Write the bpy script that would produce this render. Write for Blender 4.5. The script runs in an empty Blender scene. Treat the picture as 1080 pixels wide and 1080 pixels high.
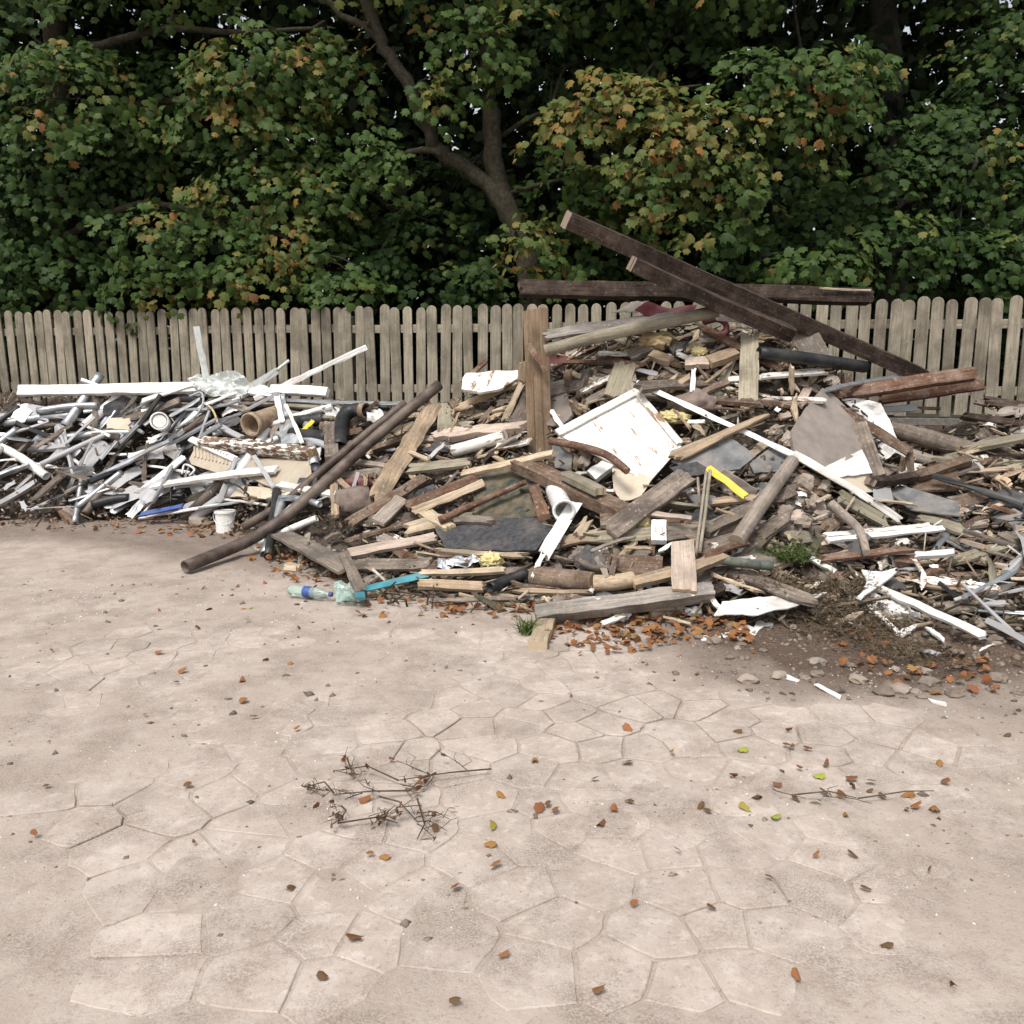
import bpy, bmesh, math, random
import numpy as np
from mathutils import Vector, Matrix, noise as mnoise

scene = bpy.context.scene
COL = scene.collection
rnd = random.Random(7)
rng = np.random.default_rng(11)

# ------------------------------------------------------------------ camera
F = 900.0                 # focal length in photograph pixels (1080 px frame)
EYE = 1.5                 # phone held at about eye height
PITCH = math.atan(155.0 / F)
cam_d = bpy.data.cameras.new('camera')
cam = bpy.data.objects.new('camera', cam_d)
COL.objects.link(cam)
cam.location = (0, 0, EYE)
cam.rotation_euler = (math.pi / 2 - PITCH, 0, 0)
cam_d.sensor_width = 36.0
cam_d.lens = 36.0 * F / 1080.0
cam_d.clip_start = 0.05
cam_d.clip_end = 2000.0
scene.camera = cam

# ------------------------------------------------------------------ light
SUN_EL, SUN_AZ = math.radians(58), math.radians(205)   # behind and above the viewer, veiled by cloud
world = bpy.data.worlds.new('World')
scene.world = world
world.use_nodes = True
wn, wl = world.node_tree.nodes, world.node_tree.links
wn.clear()
wo = wn.new('ShaderNodeOutputWorld')
wb = wn.new('ShaderNodeBackground')
sky = wn.new('ShaderNodeTexSky')
sky.sky_type = 'NISHITA'
sky.sun_disc = False
sky.sun_elevation = SUN_EL
sky.sun_rotation = SUN_AZ
sky.dust_density = 4.0
sky.ozone_density = 0.6
hs = wn.new('ShaderNodeHueSaturation')      # thin cloud: the blue is washed out all over
hs.inputs['Saturation'].default_value = 0.28
wl.new(sky.outputs[0], hs.inputs['Color'])
wl.new(hs.outputs[0], wb.inputs[0])
wb.inputs[1].default_value = 0.115
wl.new(wb.outputs[0], wo.inputs[0])
sun_d = bpy.data.lights.new('sun', 'SUN')
sun_d.energy = 1.5
sun_d.angle = math.radians(14)
sun_d.color = (1.0, 0.93, 0.84)
sun = bpy.data.objects.new('sun', sun_d)
COL.objects.link(sun)
sd = Vector((math.sin(SUN_AZ) * math.cos(SUN_EL), math.cos(SUN_AZ) * math.cos(SUN_EL), math.sin(SUN_EL)))
sun.rotation_euler = sd.to_track_quat('Z', 'Y').to_euler()
sun.location = (0, -5, 12)
scene.view_settings.view_transform = 'Standard'
scene.view_settings.look = 'None'
scene.view_settings.gamma = 1.0
scene.view_settings.use_curve_mapping = False
scene.view_settings.exposure = 0.82
scene.cycles.max_bounces = 6
scene.cycles.diffuse_bounces = 3
scene.cycles.glossy_bounces = 2
scene.cycles.transmission_bounces = 4
scene.cycles.transparent_max_bounces = 4

# ------------------------------------------------------------------ pixel helpers
CA, SA = math.cos(PITCH), math.sin(PITCH)
CAM = Vector((0, 0, EYE))
def ray(px, py):
    u, v = (px - 540) / F, (540 - py) / F
    return Vector((u, CA + v * SA, -SA + v * CA))
def at(px, py, Y):
    d = ray(px, py)
    return CAM + d * (Y / d.y)
def ground_at(px, py, z=0.0):
    d = ray(px, py)
    return CAM + d * ((z - EYE) / d.z)
def interp(x, table):
    if x <= table[0][0]: return float(table[0][1])
    for (x0, y0), (x1, y1) in zip(table, table[1:]):
        if x <= x1: return y0 + (y1 - y0) * (x - x0) / (x1 - x0)
    return float(table[-1][1])

# ------------------------------------------------------------------ object helpers
def mk(name, verts, faces, mat, parent=None, smooth=False):
    me = bpy.data.meshes.new(name)
    me.from_pydata([tuple(v) for v in verts], [], faces)
    me.update()
    if smooth:
        me.polygons.foreach_set('use_smooth', [True] * len(me.polygons))
    if mat is not None:
        me.materials.append(mat)
    o = bpy.data.objects.new(name, me)
    COL.objects.link(o)
    if parent is not None:
        o.parent = parent
    return o
def from_bm(name, bm, mat, parent=None, smooth=False):
    me = bpy.data.meshes.new(name)
    bm.to_mesh(me); bm.free()
    if smooth:
        me.polygons.foreach_set('use_smooth', [True] * len(me.polygons))
    if mat is not None:
        me.materials.append(mat)
    o = bpy.data.objects.new(name, me)
    COL.objects.link(o)
    if parent is not None:
        o.parent = parent
    return o
def empty(name, loc=(0, 0, 0)):
    o = bpy.data.objects.new(name, None)
    o.empty_display_size = 0.1
    o.location = loc
    COL.objects.link(o)
    return o
def tag(o, label=None, cat=None, group=None, kind=None):
    if label: o['label'] = label
    if cat: o['category'] = cat
    if group: o['group'] = group
    if kind: o['kind'] = kind
    return o
def box_geo(x0, x1, y0, y1, z0, z1):
    v = [(x0,y0,z0),(x1,y0,z0),(x1,y1,z0),(x0,y1,z0),(x0,y0,z1),(x1,y0,z1),(x1,y1,z1),(x0,y1,z1)]
    f = [(3,2,1,0),(4,5,6,7),(0,1,5,4),(1,2,6,5),(2,3,7,6),(3,0,4,7)]
    return v, f
def bevel_box(name, sx, sy, sz, mat, parent=None, b=0.004, seg=1):
    bm = bmesh.new()
    bmesh.ops.create_cube(bm, size=1.0)
    for v in bm.verts:
        v.co = Vector((v.co.x * sx, v.co.y * sy, v.co.z * sz))
    bmesh.ops.bevel(bm, geom=bm.edges[:], offset=b, segments=seg, affect='EDGES')
    return from_bm(name, bm, mat, parent)
def tube_geo(pts, radii, sides=10, inner=None, closed_ends=True, depth=0.25):
    """Tube along points; inner = wall thickness for an open pipe."""
    pts = [Vector(p) for p in pts]
    n = len(pts)
    verts, faces = [], []
    up = Vector((0.13, 0.21, 0.97)).normalized()
    frames = []
    for i in range(n):
        t = (pts[min(i + 1, n - 1)] - pts[max(i - 1, 0)]).normalized()
        a = t.cross(up)
        if a.length < 1e-3: a = t.cross(Vector((1, 0, 0)))
        a.normalize()
        frames.append((t, a, t.cross(a)))
    def ring(p, fr, r):
        s = len(verts)
        for k in range(sides):
            an = 2 * math.pi * k / sides
            verts.append(p + fr[1] * (math.cos(an) * r) + fr[2] * (math.sin(an) * r))
        return s
    def link(a, b):
        for k in range(sides):
            k2 = (k + 1) % sides
            faces.append((a + k, a + k2, b + k2, b + k))
    rs = [ring(pts[i], frames[i], radii[i]) for i in range(n)]
    for i in range(n - 1): link(rs[i], rs[i + 1])
    if inner is None:
        if closed_ends:
            faces.append(tuple(range(rs[0], rs[0] + sides))[::-1])
            faces.append(tuple(range(rs[-1], rs[-1] + sides)))
    else:
        for idx, sgn in ((0, 1), (n - 1, -1)):
            fr = frames[idx]; r = radii[idx] - inner
            a = ring(pts[idx], fr, r)
            b = ring(pts[idx] + fr[0] * (sgn * depth), fr, r)
            if sgn == 1:
                link(a, rs[idx]); link(b, a)
                faces.append(tuple(range(b, b + sides))[::-1])
            else:
                link(rs[idx], a); link(a, b)
                faces.append(tuple(range(b, b + sides)))
    return verts, faces
def smooth_path(pts, k=5):
    """Catmull-Rom resampling."""
    pts = [Vector(p) for p in pts]
    if len(pts) < 3: return pts
    out = []
    P = [pts[0] * 2 - pts[1]] + pts + [pts[-1] * 2 - pts[-2]]
    for i in range(1, len(P) - 2):
        for s in range(k):
            t = s / k
            a, b, c, d = P[i-1], P[i], P[i+1], P[i+2]
            out.append(0.5 * ((2*b) + (c-a)*t + (2*a-5*b+4*c-d)*t*t + (3*b-a-3*c+d)*t**3))
    out.append(pts[-1])
    return out

# ------------------------------------------------------------------ materials
def newmat(name):
    m = bpy.data.materials.new(name)
    m.use_nodes = True
    n, l = m.node_tree.nodes, m.node_tree.links
    b = n['Principled BSDF']
    return m, n, l, b
def c4(c): return (c[0], c[1], c[2], 1.0)
def node_mix(n, l, fac, a, b, mode='MIX'):
    m = n.new('ShaderNodeMix'); m.data_type = 'RGBA'; m.blend_type = mode
    for sock, val in ((m.inputs['Factor'], fac), (m.inputs['A'], a), (m.inputs['B'], b)):
        if isinstance(val, (int, float)): sock.default_value = val
        elif isinstance(val, tuple): sock.default_value = c4(val)
        else: l.new(val, sock)
    return m.outputs['Result']
def node_ramp(n, l, src, stops):
    r = n.new('ShaderNodeValToRGB')
    while len(r.color_ramp.elements) < len(stops): r.color_ramp.elements.new(0.5)
    for e, (p, c) in zip(r.color_ramp.elements, stops):
        e.position = p; e.color = c4(c) if isinstance(c, tuple) else (c, c, c, 1)
    l.new(src, r.inputs[0])
    return r.outputs[0]
def coords(n, l, scale=(1, 1, 1), kind='Object', jitter=True):
    tc = n.new('ShaderNodeTexCoord')
    mp = n.new('ShaderNodeMapping')
    mp.inputs['Scale'].default_value = scale
    l.new(tc.outputs[kind], mp.inputs['Vector'])
    if jitter:
        oi = n.new('ShaderNodeObjectInfo')
        mu = n.new('ShaderNodeMath'); mu.operation = 'MULTIPLY'; mu.inputs[1].default_value = 37.0
        l.new(oi.outputs['Random'], mu.inputs[0])
        l.new(mu.outputs[0], mp.inputs['Location'])
    return tc, mp.outputs[0]
def tex_noise(n, l, vec, scale, detail=5, rough=0.6):
    t = n.new('ShaderNodeTexNoise')
    t.inputs['Scale'].default_value = scale
    t.inputs['Detail'].default_value = detail
    t.inputs['Roughness'].default_value = rough
    l.new(vec, t.inputs['Vector'])
    return t.outputs['Fac']
def bump(n, l, b, src, strength=0.3, dist=0.01):
    bp = n.new('ShaderNodeBump')
    bp.inputs['Strength'].default_value = strength
    bp.inputs['Distance'].default_value = dist
    l.new(src, bp.inputs['Height'])
    l.new(bp.outputs[0], b.inputs['Normal'])
def obj_value(n, l, col, lo=0.75, hi=1.25):
    oi = n.new('ShaderNodeObjectInfo')
    mr = n.new('ShaderNodeMapRange')
    mr.inputs['To Min'].default_value = lo; mr.inputs['To Max'].default_value = hi
    l.new(oi.outputs['Random'], mr.inputs['Value'])
    h = n.new('ShaderNodeHueSaturation')
    l.new(mr.outputs[0], h.inputs['Value']); l.new(col, h.inputs['Color'])
    return h.outputs[0]
DUST = (0.30, 0.25, 0.20)
def wood(name, base, light, fresh=(0.50, 0.34, 0.19), dust=0.35, grain=1.0, lo=0.8, hi=1.2, paint=None, paint_amt=0.0, rough=0.85):
    m, n, l, b = newmat(name)
    tc, v = coords(n, l, (3.0, 70.0 * grain, 70.0 * grain))
    g = tex_noise(n, l, v, 1.0, 6, 0.7)
    col = node_ramp(n, l, g, [(0.32, tuple(x * 0.55 for x in base)), (0.5, base), (0.68, light)])
    tc2, v2 = coords(n, l, (1, 1, 1))
    s = tex_noise(n, l, v2, 9.0, 5, 0.65)
    col = node_mix(n, l, node_ramp(n, l, s, [(0.42, 0.0), (0.62, dust)]), col, DUST)
    s2 = tex_noise(n, l, v2, 3.3, 4, 0.6)
    col = node_mix(n, l, node_ramp(n, l, s2, [(0.36, 0.65), (0.56, 0.0)]), col, tuple(x * 0.35 for x in base))
    s3 = tex_noise(n, l, v2, 38.0, 4, 0.7)
    col = node_mix(n, l, node_ramp(n, l, s3, [(0.58, 0.0), (0.68, dust * 1.5)]), col, (0.40, 0.35, 0.30))
    col = node_mix(n, l, node_ramp(n, l, s3, [(0.30, dust * 1.6), (0.40, 0.0)]), col, tuple(x * 0.3 for x in base))
    if paint:
        tc3, v3 = coords(n, l, (9, 26, 26))
        pn = tex_noise(n, l, v3, 1.0, 6, 0.7)
        lo_p = 0.72 - paint_amt * 0.5
        col = node_mix(n, l, node_ramp(n, l, pn, [(lo_p, 0.0), (lo_p + 0.03, 1.0)]), col, paint)
    # freshly broken end grain is paler
    sx = n.new('ShaderNodeSeparateXYZ'); l.new(tc.outputs['Normal'], sx.inputs[0])
    ab = n.new('ShaderNodeMath'); ab.operation = 'ABSOLUTE'; l.new(sx.outputs[0], ab.inputs[0])
    er = node_ramp(n, l, ab.outputs[0], [(0.55, 0.0), (0.8, 0.75)])
    col = node_mix(n, l, er, col, fresh)
    col = obj_value(n, l, col, lo, hi)
    l.new(col, b.inputs['Base Color'])
    b.inputs['Roughness'].default_value = rough
    b.inputs['Specular IOR Level'].default_value = 0.2
    bump(n, l, b, g, 0.5, 0.006)
    return m
def painted(name, paint, under, chips=0.35, dirt=(0.33, 0.28, 0.22), dirt_amt=0.5, rough=0.45):
    m, n, l, b = newmat(name)
    tc, v = coords(n, l, (6, 18, 18))
    cn = tex_noise(n, l, v, 1.0, 7, 0.72)
    thr = 0.30 + 0.25 * chips
    chip = node_ramp(n, l, cn, [(thr, 1.0), (thr + 0.025, 0.0)])
    tc2, v2 = coords(n, l, (1, 1, 1))
    dn = tex_noise(n, l, v2, 5.0, 6, 0.7)
    col = node_mix(n, l, node_ramp(n, l, dn, [(0.40, 0.0), (0.66, dirt_amt)]), paint, dirt)
    fn = tex_noise(n, l, v2, 34.0, 5, 0.75)
    col = node_mix(n, l, node_ramp(n, l, fn, [(0.56, 0.0), (0.70, dirt_amt * 0.9)]), col, tuple(x * 0.6 for x in dirt))
    col = node_mix(n, l, chip, col, under)
    col = obj_value(n, l, col, 0.9, 1.05)
    l.new(col, b.inputs['Base Color'])
    b.inputs['Roughness'].default_value = rough
    b.inputs['Specular IOR Level'].default_value = 0.3
    bump(n, l, b, cn, 0.25, 0.004)
    return m
def plain(name, a, c, scale=12.0, rough=0.8, metal=0.0, bmp=0.4, dirt=0.0, lo=0.85, hi=1.15, spec=0.3, detail=6):
    m, n, l, b = newmat(name)
    tc, v = coords(n, l)
    t = tex_noise(n, l, v, scale, detail, 0.65)
    col = node_ramp(n, l, t, [(0.35, a), (0.65, c)])
    if dirt:
        t2 = tex_noise(n, l, v, 4.0, 5, 0.65)
        col = node_mix(n, l, node_ramp(n, l, t2, [(0.45, 0.0), (0.65, dirt)]), col, DUST)
    col = obj_value(n, l, col, lo, hi)
    l.new(col, b.inputs['Base Color'])
    b.inputs['Roughness'].default_value = rough
    b.inputs['Metallic'].default_value = metal
    b.inputs['Specular IOR Level'].default_value = spec
    bump(n, l, b, t, bmp, 0.01)
    return m
M = {}
M['tan'] = wood('raw_tan_wood', (0.36, 0.265, 0.175), (0.50, 0.40, 0.29), fresh=(0.52, 0.39, 0.26), dust=0.45)
M['pale'] = wood('pale_softwood', (0.46, 0.365, 0.255), (0.58, 0.49, 0.37), fresh=(0.55, 0.43, 0.30), dust=0.4)
M['pink'] = wood('pinkish_sawn_wood', (0.43, 0.345, 0.285), (0.54, 0.45, 0.38), dust=0.4)
M['brown'] = wood('brown_stained_wood', (0.125, 0.080, 0.055), (0.20, 0.14, 0.105), fresh=(0.36, 0.26, 0.17), dust=0.42)
M['dark'] = wood('dark_beam_wood', (0.036, 0.023, 0.018), (0.072, 0.046, 0.035), fresh=(0.30, 0.23, 0.18), dust=0.15, lo=0.9, hi=1.1)
M['rust'] = wood('red_brown_wood', (0.125, 0.064, 0.042), (0.205, 0.118, 0.082), fresh=(0.40, 0.26, 0.16), dust=0.38)
M['grey'] = wood('weathered_grey_wood', (0.235, 0.20, 0.17), (0.33, 0.295, 0.255), fresh=(0.40, 0.33, 0.25), dust=0.4)
M['greydark'] = wood('old_grey_brown_wood', (0.130, 0.105, 0.088), (0.21, 0.18, 0.15), fresh=(0.28, 0.23, 0.18), dust=0.4)
M['olive'] = wood('greenish_old_wood', (0.25, 0.225, 0.165), (0.34, 0.31, 0.235), fresh=(0.44, 0.36, 0.25), dust=0.3)
M['post'] = wood('post_wood', (0.21, 0.145, 0.092), (0.27, 0.195, 0.13), dust=0.15, lo=0.9, hi=1.1)
M['fence'] = wood('fence_wood', (0.275, 0.243, 0.185), (0.36, 0.328, 0.262), dust=0.22, fresh=(0.30, 0.26, 0.19), lo=0.74, hi=1.15, grain=0.7, paint=(0.17, 0.175, 0.10), paint_amt=0.16)
M['peel'] = wood('brown_wood_peeling_white', (0.17, 0.10, 0.06), (0.24, 0.15, 0.1), paint=(0.72, 0.70, 0.66), paint_amt=0.42)
M['peelgrey'] = wood('grey_wood_white_splashes', (0.22, 0.20, 0.18), (0.34, 0.31, 0.28), fresh=(0.3, .27, .23), paint=(0.78, 0.77, 0.75), paint_amt=0.12)
M['white'] = painted('white_gloss_paint', (0.72, 0.71, 0.68), (0.20, 0.12, 0.07), chips=0.2, dirt_amt=0.5)
M['whitechip'] = painted('chipped_white_paint', (0.70, 0.68, 0.64), (0.24, 0.15, 0.09), chips=0.48, dirt_amt=0.4)
M['whiteclean'] = painted('white_plastic', (0.79, 0.79, 0.78), (0.45, 0.42, 0.38), chips=0.12, dirt_amt=0.5, rough=0.35)
M['lilac'] = painted('grey_white_plastic', (0.36, 0.37, 0.39), (0.2, 0.2, 0.2), chips=0.1, dirt_amt=0.4)
M['steel'] = plain('violet_grey_steel', (0.062, 0.046, 0.040), (0.125, 0.095, 0.082), 11, 0.6, 0.2, 0.4, 0.45)
M['metal'] = plain('dull_galvanised_metal', (0.30, 0.32, 0.34), (0.50, 0.52, 0.54), 9, 0.42, 0.75, 0.2, 0.35)
M['black'] = plain('black_plastic', (0.012, 0.013, 0.015), (0.028, 0.030, 0.033), 10, 0.45, 0, 0.15, 0.12)
M['felt'] = plain('black_roofing_felt', (0.030, 0.031, 0.035), (0.075, 0.075, 0.08), 30, 0.9, 0, 0.6, 0.25)
M['slate'] = plain('grey_slate', (0.10, 0.105, 0.11), (0.19, 0.19, 0.195), 8, 0.75, 0, 0.4, 0.4)
M['beige'] = plain('beige_hardboard', (0.42, 0.36, 0.28), (0.50, 0.44, 0.35), 7, 0.85, 0, 0.2, 0.3)
M['slab'] = plain('grey_brown_chipboard', (0.175, 0.150, 0.135), (0.26, 0.228, 0.205), 6, 0.9, 0, 0.4, 0.25)
M['stone'] = plain('grey_brown_stone', (0.20, 0.165, 0.135), (0.34, 0.29, 0.25), 9, 0.95, 0, 0.8, 0.3)
M['brickc'] = plain('red_brick', (0.24, 0.115, 0.07), (0.36, 0.19, 0.12), 20, 0.95, 0, 0.7, 0.35)
M['oldbrick'] = plain('dark_wall_brick', (0.060, 0.042, 0.034), (0.125, 0.085, 0.068), 22, 0.95, 0, 0.7, 0.3)
M['mortar'] = plain('mortar', (0.10, 0.09, 0.08), (0.18, 0.165, 0.15), 30, 0.95, 0, 0.7)
M['foam'] = plain('tan_foam', (0.42, 0.32, 0.17), (0.56, 0.46, 0.28), 25, 0.95, 0, 0.9)
M['wool'] = plain('yellow_mineral_wool', (0.50, 0.42, 0.17), (0.70, 0.62, 0.32), 40, 0.98, 0, 1.0, 0.4)
M['yellow'] = plain('yellow_plastic', (0.62, 0.47, 0.03), (0.72, 0.56, 0.06), 6, 0.5, 0, 0.1, 0.15)
M['maroon'] = plain('maroon_lino', (0.085, 0.018, 0.024), (0.14, 0.032, 0.038), 12, 0.6, 0, 0.3, 0.2)
M['bluep'] = plain('blue_plastic', (0.03, 0.06, 0.19), (0.05, 0.10, 0.30), 6, 0.5, 0, 0.1, 0.15)
M['turq'] = plain('turquoise_plastic', (0.03, 0.15, 0.19), (0.07, 0.27, 0.32), 6, 0.45, 0, 0.1, 0.15)
M['greenp'] = plain('dark_green_pipe', (0.045, 0.058, 0.050), (0.085, 0.10, 0.088), 10, 0.6, 0, 0.2, 0.3)
M['mould'] = plain('mouldy_green_black_board', (0.018, 0.032, 0.028), (0.13, 0.10, 0.065), 11, 0.9, 0, 0.5, 0.1, detail=8)
M['cloth'] = plain('brown_grey_cloth', (0.15, 0.115, 0.098), (0.235, 0.185, 0.16), 18, 0.98, 0, 0.8, 0.2)
M['foil'] = plain('crinkled_foil', (0.55, 0.58, 0.64), (0.75, 0.77, 0.80), 60, 0.3, 0.7, 0.8)
M['tarp'] = plain('pale_plastic_sheeting', (0.42, 0.45, 0.43), (0.60, 0.63, 0.61), 12, 0.4, 0, 0.5, 0.1)
M['bark'] = plain('maple_bark', (0.022, 0.021, 0.013), (0.060, 0.052, 0.033), 22, 0.95, 0, 1.0)
M['barkdark'] = plain('dark_bark', (0.014, 0.013, 0.011), (0.032, 0.028, 0.022), 16, 0.95, 0, 1.0)
M['twig'] = plain('dry_twig', (0.05, 0.035, 0.025), (0.11, 0.08, 0.055), 30, 0.95, 0, 0.5)
M['mound'] = plain('gap_shaded_rubble', (0.018, 0.014, 0.011), (0.085, 0.066, 0.053), 26, 0.98, 0, 1.0, 0.1, 1, 1, detail=9)  # dark soil tone lowered further to imitate shade in the gaps
M['crumb'] = plain('mixed_crumbs', (0.07, 0.054, 0.042), (0.30, 0.25, 0.205), 3.0, 0.95, 0, 0.6)
M['whitecrumb'] = plain('white_grit', (0.55, 0.53, 0.5), (0.78, 0.76, 0.74), 5, 0.9, 0, 0.3)
M['rustcan'] = plain('rusty_drum_metal', (0.20, 0.13, 0.08), (0.38, 0.30, 0.22), 14, 0.8, 0.2, 0.5, 0.3)
# clear plastic
m, n, l, b = newmat('clear_green_plastic')
b.inputs['Base Color'].default_value = (0.72, 0.88, 0.82, 1); b.inputs['Roughness'].default_value = 0.12
b.inputs['Transmission Weight'].default_value = 0.75; b.inputs['IOR'].default_value = 1.25
M['clear'] = m
# leaves: tint runs green to yellow to orange-brown, its low end also carries painted shade
def leafmat(name, stops, transl=0.25, rough=0.5):
    m, n, l, b = newmat(name)
    a = n.new('ShaderNodeAttribute'); a.attribute_name = 'tint'
    col = node_ramp(n, l, a.outputs['Fac'], stops)
    tc, v = coords(n, l, jitter=False)
    t = tex_noise(n, l, v, 45.0, 2, 0.5)
    col = node_mix(n, l, node_ramp(n, l, t, [(0.3, 0.0), (0.8, 0.5)]), col, (0.05, 0.06, 0.02), 'MIX')
    l.new(col, b.inputs['Base Color'])
    b.inputs['Roughness'].default_value = rough
    b.inputs['Specular IOR Level'].default_value = 0.12
    tr = n.new('ShaderNodeBsdfTranslucent'); l.new(col, tr.inputs['Color'])
    mx = n.new('ShaderNodeMixShader'); mx.inputs[0].default_value = transl
    l.new(b.outputs[0], mx.inputs[1]); l.new(tr.outputs[0], mx.inputs[2])
    l.new(mx.outputs[0], n['Material Output'].inputs['Surface'])
    return m
M['leaf'] = leafmat('maple_leaf', [(0.0, (0.018, 0.046, 0.014)), (0.35, (0.054, 0.100, 0.024)), (0.6, (0.115, 0.135, 0.036)), (0.78, (0.21, 0.165, 0.05)), (0.9, (0.27, 0.13, 0.04)), (1.0, (0.18, 0.085, 0.04))])
M['darkleaf'] = leafmat('shade_leaf', [(0.0, (0.009, 0.020, 0.010)), (1.0, (0.022, 0.042, 0.018))], transl=0.08, rough=0.7)  # leaf green darkened: deep shade of the back trees put into the colour
M['litter'] = leafmat('fallen_leaf', [(0.0, (0.32, 0.36, 0.06)), (0.15, (0.33, 0.19, 0.06)), (0.5, (0.31, 0.125, 0.055)), (0.8, (0.22, 0.085, 0.045)), (1.0, (0.14, 0.075, 0.04))], transl=0.1, rough=0.75)
M['grass'] = leafmat('weed_green', [(0.0, (0.06, 0.10, 0.03)), (0.5, (0.12, 0.17, 0.05)), (1.0, (0.105, 0.080, 0.055))], transl=0.2)

M['shards'] = leafmat('mixed_splinters', [(0.0, (0.03, 0.022, 0.018)), (0.45, (0.085, 0.062, 0.048)), (0.70, (0.17, 0.125, 0.095)), (0.88, (0.30, 0.225, 0.16)), (0.97, (0.45, 0.38, 0.30)), (1.0, (0.6, 0.58, 0.55))], transl=0.0, rough=0.9)
M['dryweed'] = leafmat('dry_stalks', [(0.0, (0.075, 0.053, 0.037)), (0.7, (0.15, 0.108, 0.078)), (1.0, (0.24, 0.185, 0.14))], transl=0.1, rough=0.9)

# ================================================================== SETTING
def vnoise(x, y, seed=0):
    """smooth value noise on arrays"""
    xi, yi = np.floor(x).astype(int), np.floor(y).astype(int)
    fx, fy = x - xi, y - yi
    fx, fy = fx * fx * (3 - 2 * fx), fy * fy * (3 - 2 * fy)
    def h(a, b):
        q = (a * 374761393 + b * 668265263 + seed * 144269) & 0x7fffffff
        q = ((q ^ (q >> 13)) * 1274126177) & 0x7fffffff
        return ((q ^ (q >> 16)) & 0xffff) / 65535.0
    return (h(xi, yi) * (1 - fx) + h(xi + 1, yi) * fx) * (1 - fy) + (h(xi, yi + 1) * (1 - fx) + h(xi + 1, yi + 1) * fx) * fy
def fbm(x, y, seed=0, oct=4):
    s, a, t = 0, 1.0, 0
    for o in range(oct):
        s = s + a * vnoise(x * 2 ** o, y * 2 ** o, seed + o * 17); t += a; a *= 0.55
    return s / t
def grid_obj(name, X, Y, Z, mat, smooth=True, attr=None):
    ny, nx = X.shape
    co = np.stack([X, Y, Z], -1).reshape(-1, 3)
    idx = np.arange(nx * ny).reshape(ny, nx)
    q = np.stack([idx[:-1, :-1], idx[:-1, 1:], idx[1:, 1:], idx[1:, :-1]], -1).reshape(-1, 4)
    me = bpy.data.meshes.new(name)
    me.vertices.add(len(co)); me.vertices.foreach_set('co', co.ravel())
    me.loops.add(q.size); me.loops.foreach_set('vertex_index', q.ravel())
    me.polygons.add(len(q)); me.polygons.foreach_set('loop_start', np.arange(len(q)) * 4)
    me.polygons.foreach_set('use_smooth', np.full(len(q), smooth))
    me.update(); me.validate()
    if attr is not None:
        at_ = me.attributes.new(attr[0], 'FLOAT', 'POINT'); at_.data.foreach_set('value', attr[1].ravel().astype(np.float32))
    me.materials.append(mat)
    o = bpy.data.objects.new(name, me); COL.objects.link(o)
    return o

# --- ground: one sheet to the horizon, sand over it near the viewer, paving stones showing through the sand
gm, n, l, b = newmat('sandy_ground')
tc, v = coords(n, l, jitter=False)
a = n.new('ShaderNodeAttribute'); a.attribute_name = 'soil'
n1 = tex_noise(n, l, v, 1.6, 6, 0.65); n2 = tex_noise(n, l, v, 70.0, 5, 0.75); n3 = tex_noise(n, l, v, 240.0, 2, 0.6)
n4 = tex_noise(n, l, v, 7.0, 6, 0.7)
col = node_ramp(n, l, n1, [(0.32, (0.375, 0.318, 0.275)), (0.68, (0.495, 0.435, 0.388))])
col = node_mix(n, l, node_ramp(n, l, n4, [(0.40, 0.5), (0.58, 0.0)]), col, (0.33, 0.272, 0.226))
col = node_mix(n, l, node_ramp(n, l, n2, [(0.33, 0.6), (0.44, 0.0)]), col, (0.19, 0.15, 0.12))
col = node_mix(n, l, node_ramp(n, l, n3, [(0.64, 0.0), (0.72, 0.6)]), col, (0.62, 0.57, 0.52))
n6 = tex_noise(n, l, v, 3.2, 6, 0.7); n7 = tex_noise(n, l, v, 150.0, 4, 0.8)
def gritty(n, l, col, big, fine):
    mu = n.new('ShaderNodeMath'); mu.operation = 'MULTIPLY'
    l.new(node_ramp(n, l, big, [(0.44, 0.0), (0.60, 1.0)]), mu.inputs[0]); l.new(node_ramp(n, l, fine, [(0.42, 0.85), (0.60, 0.15)]), mu.inputs[1])
    return node_mix(n, l, mu.outputs[0], col, (0.215, 0.175, 0.145))
col = gritty(n, l, col, n6, n7)
soilc = node_ramp(n, l, n2, [(0.3, (0.045, 0.033, 0.026)), (0.55, (0.115, 0.082, 0.063)), (0.75, (0.23, 0.175, 0.14))])
col = node_mix(n, l, a.outputs['Fac'], col, soilc)
l.new(col, b.inputs['Base Color']); b.inputs['Roughness'].default_value = 0.95; b.inputs['Specular IOR Level'].default_value = 0.15
bump(n, l, b, n2, 0.55, 0.012)
M['ground'] = gm

g = mk('ground', [(-400, -300, -0.035), (400, -300, -0.035), (400, 600, -0.035), (-400, 600, -0.035)], [(0, 1, 2, 3)], M['ground'])
tag(g, kind='structure')

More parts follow.
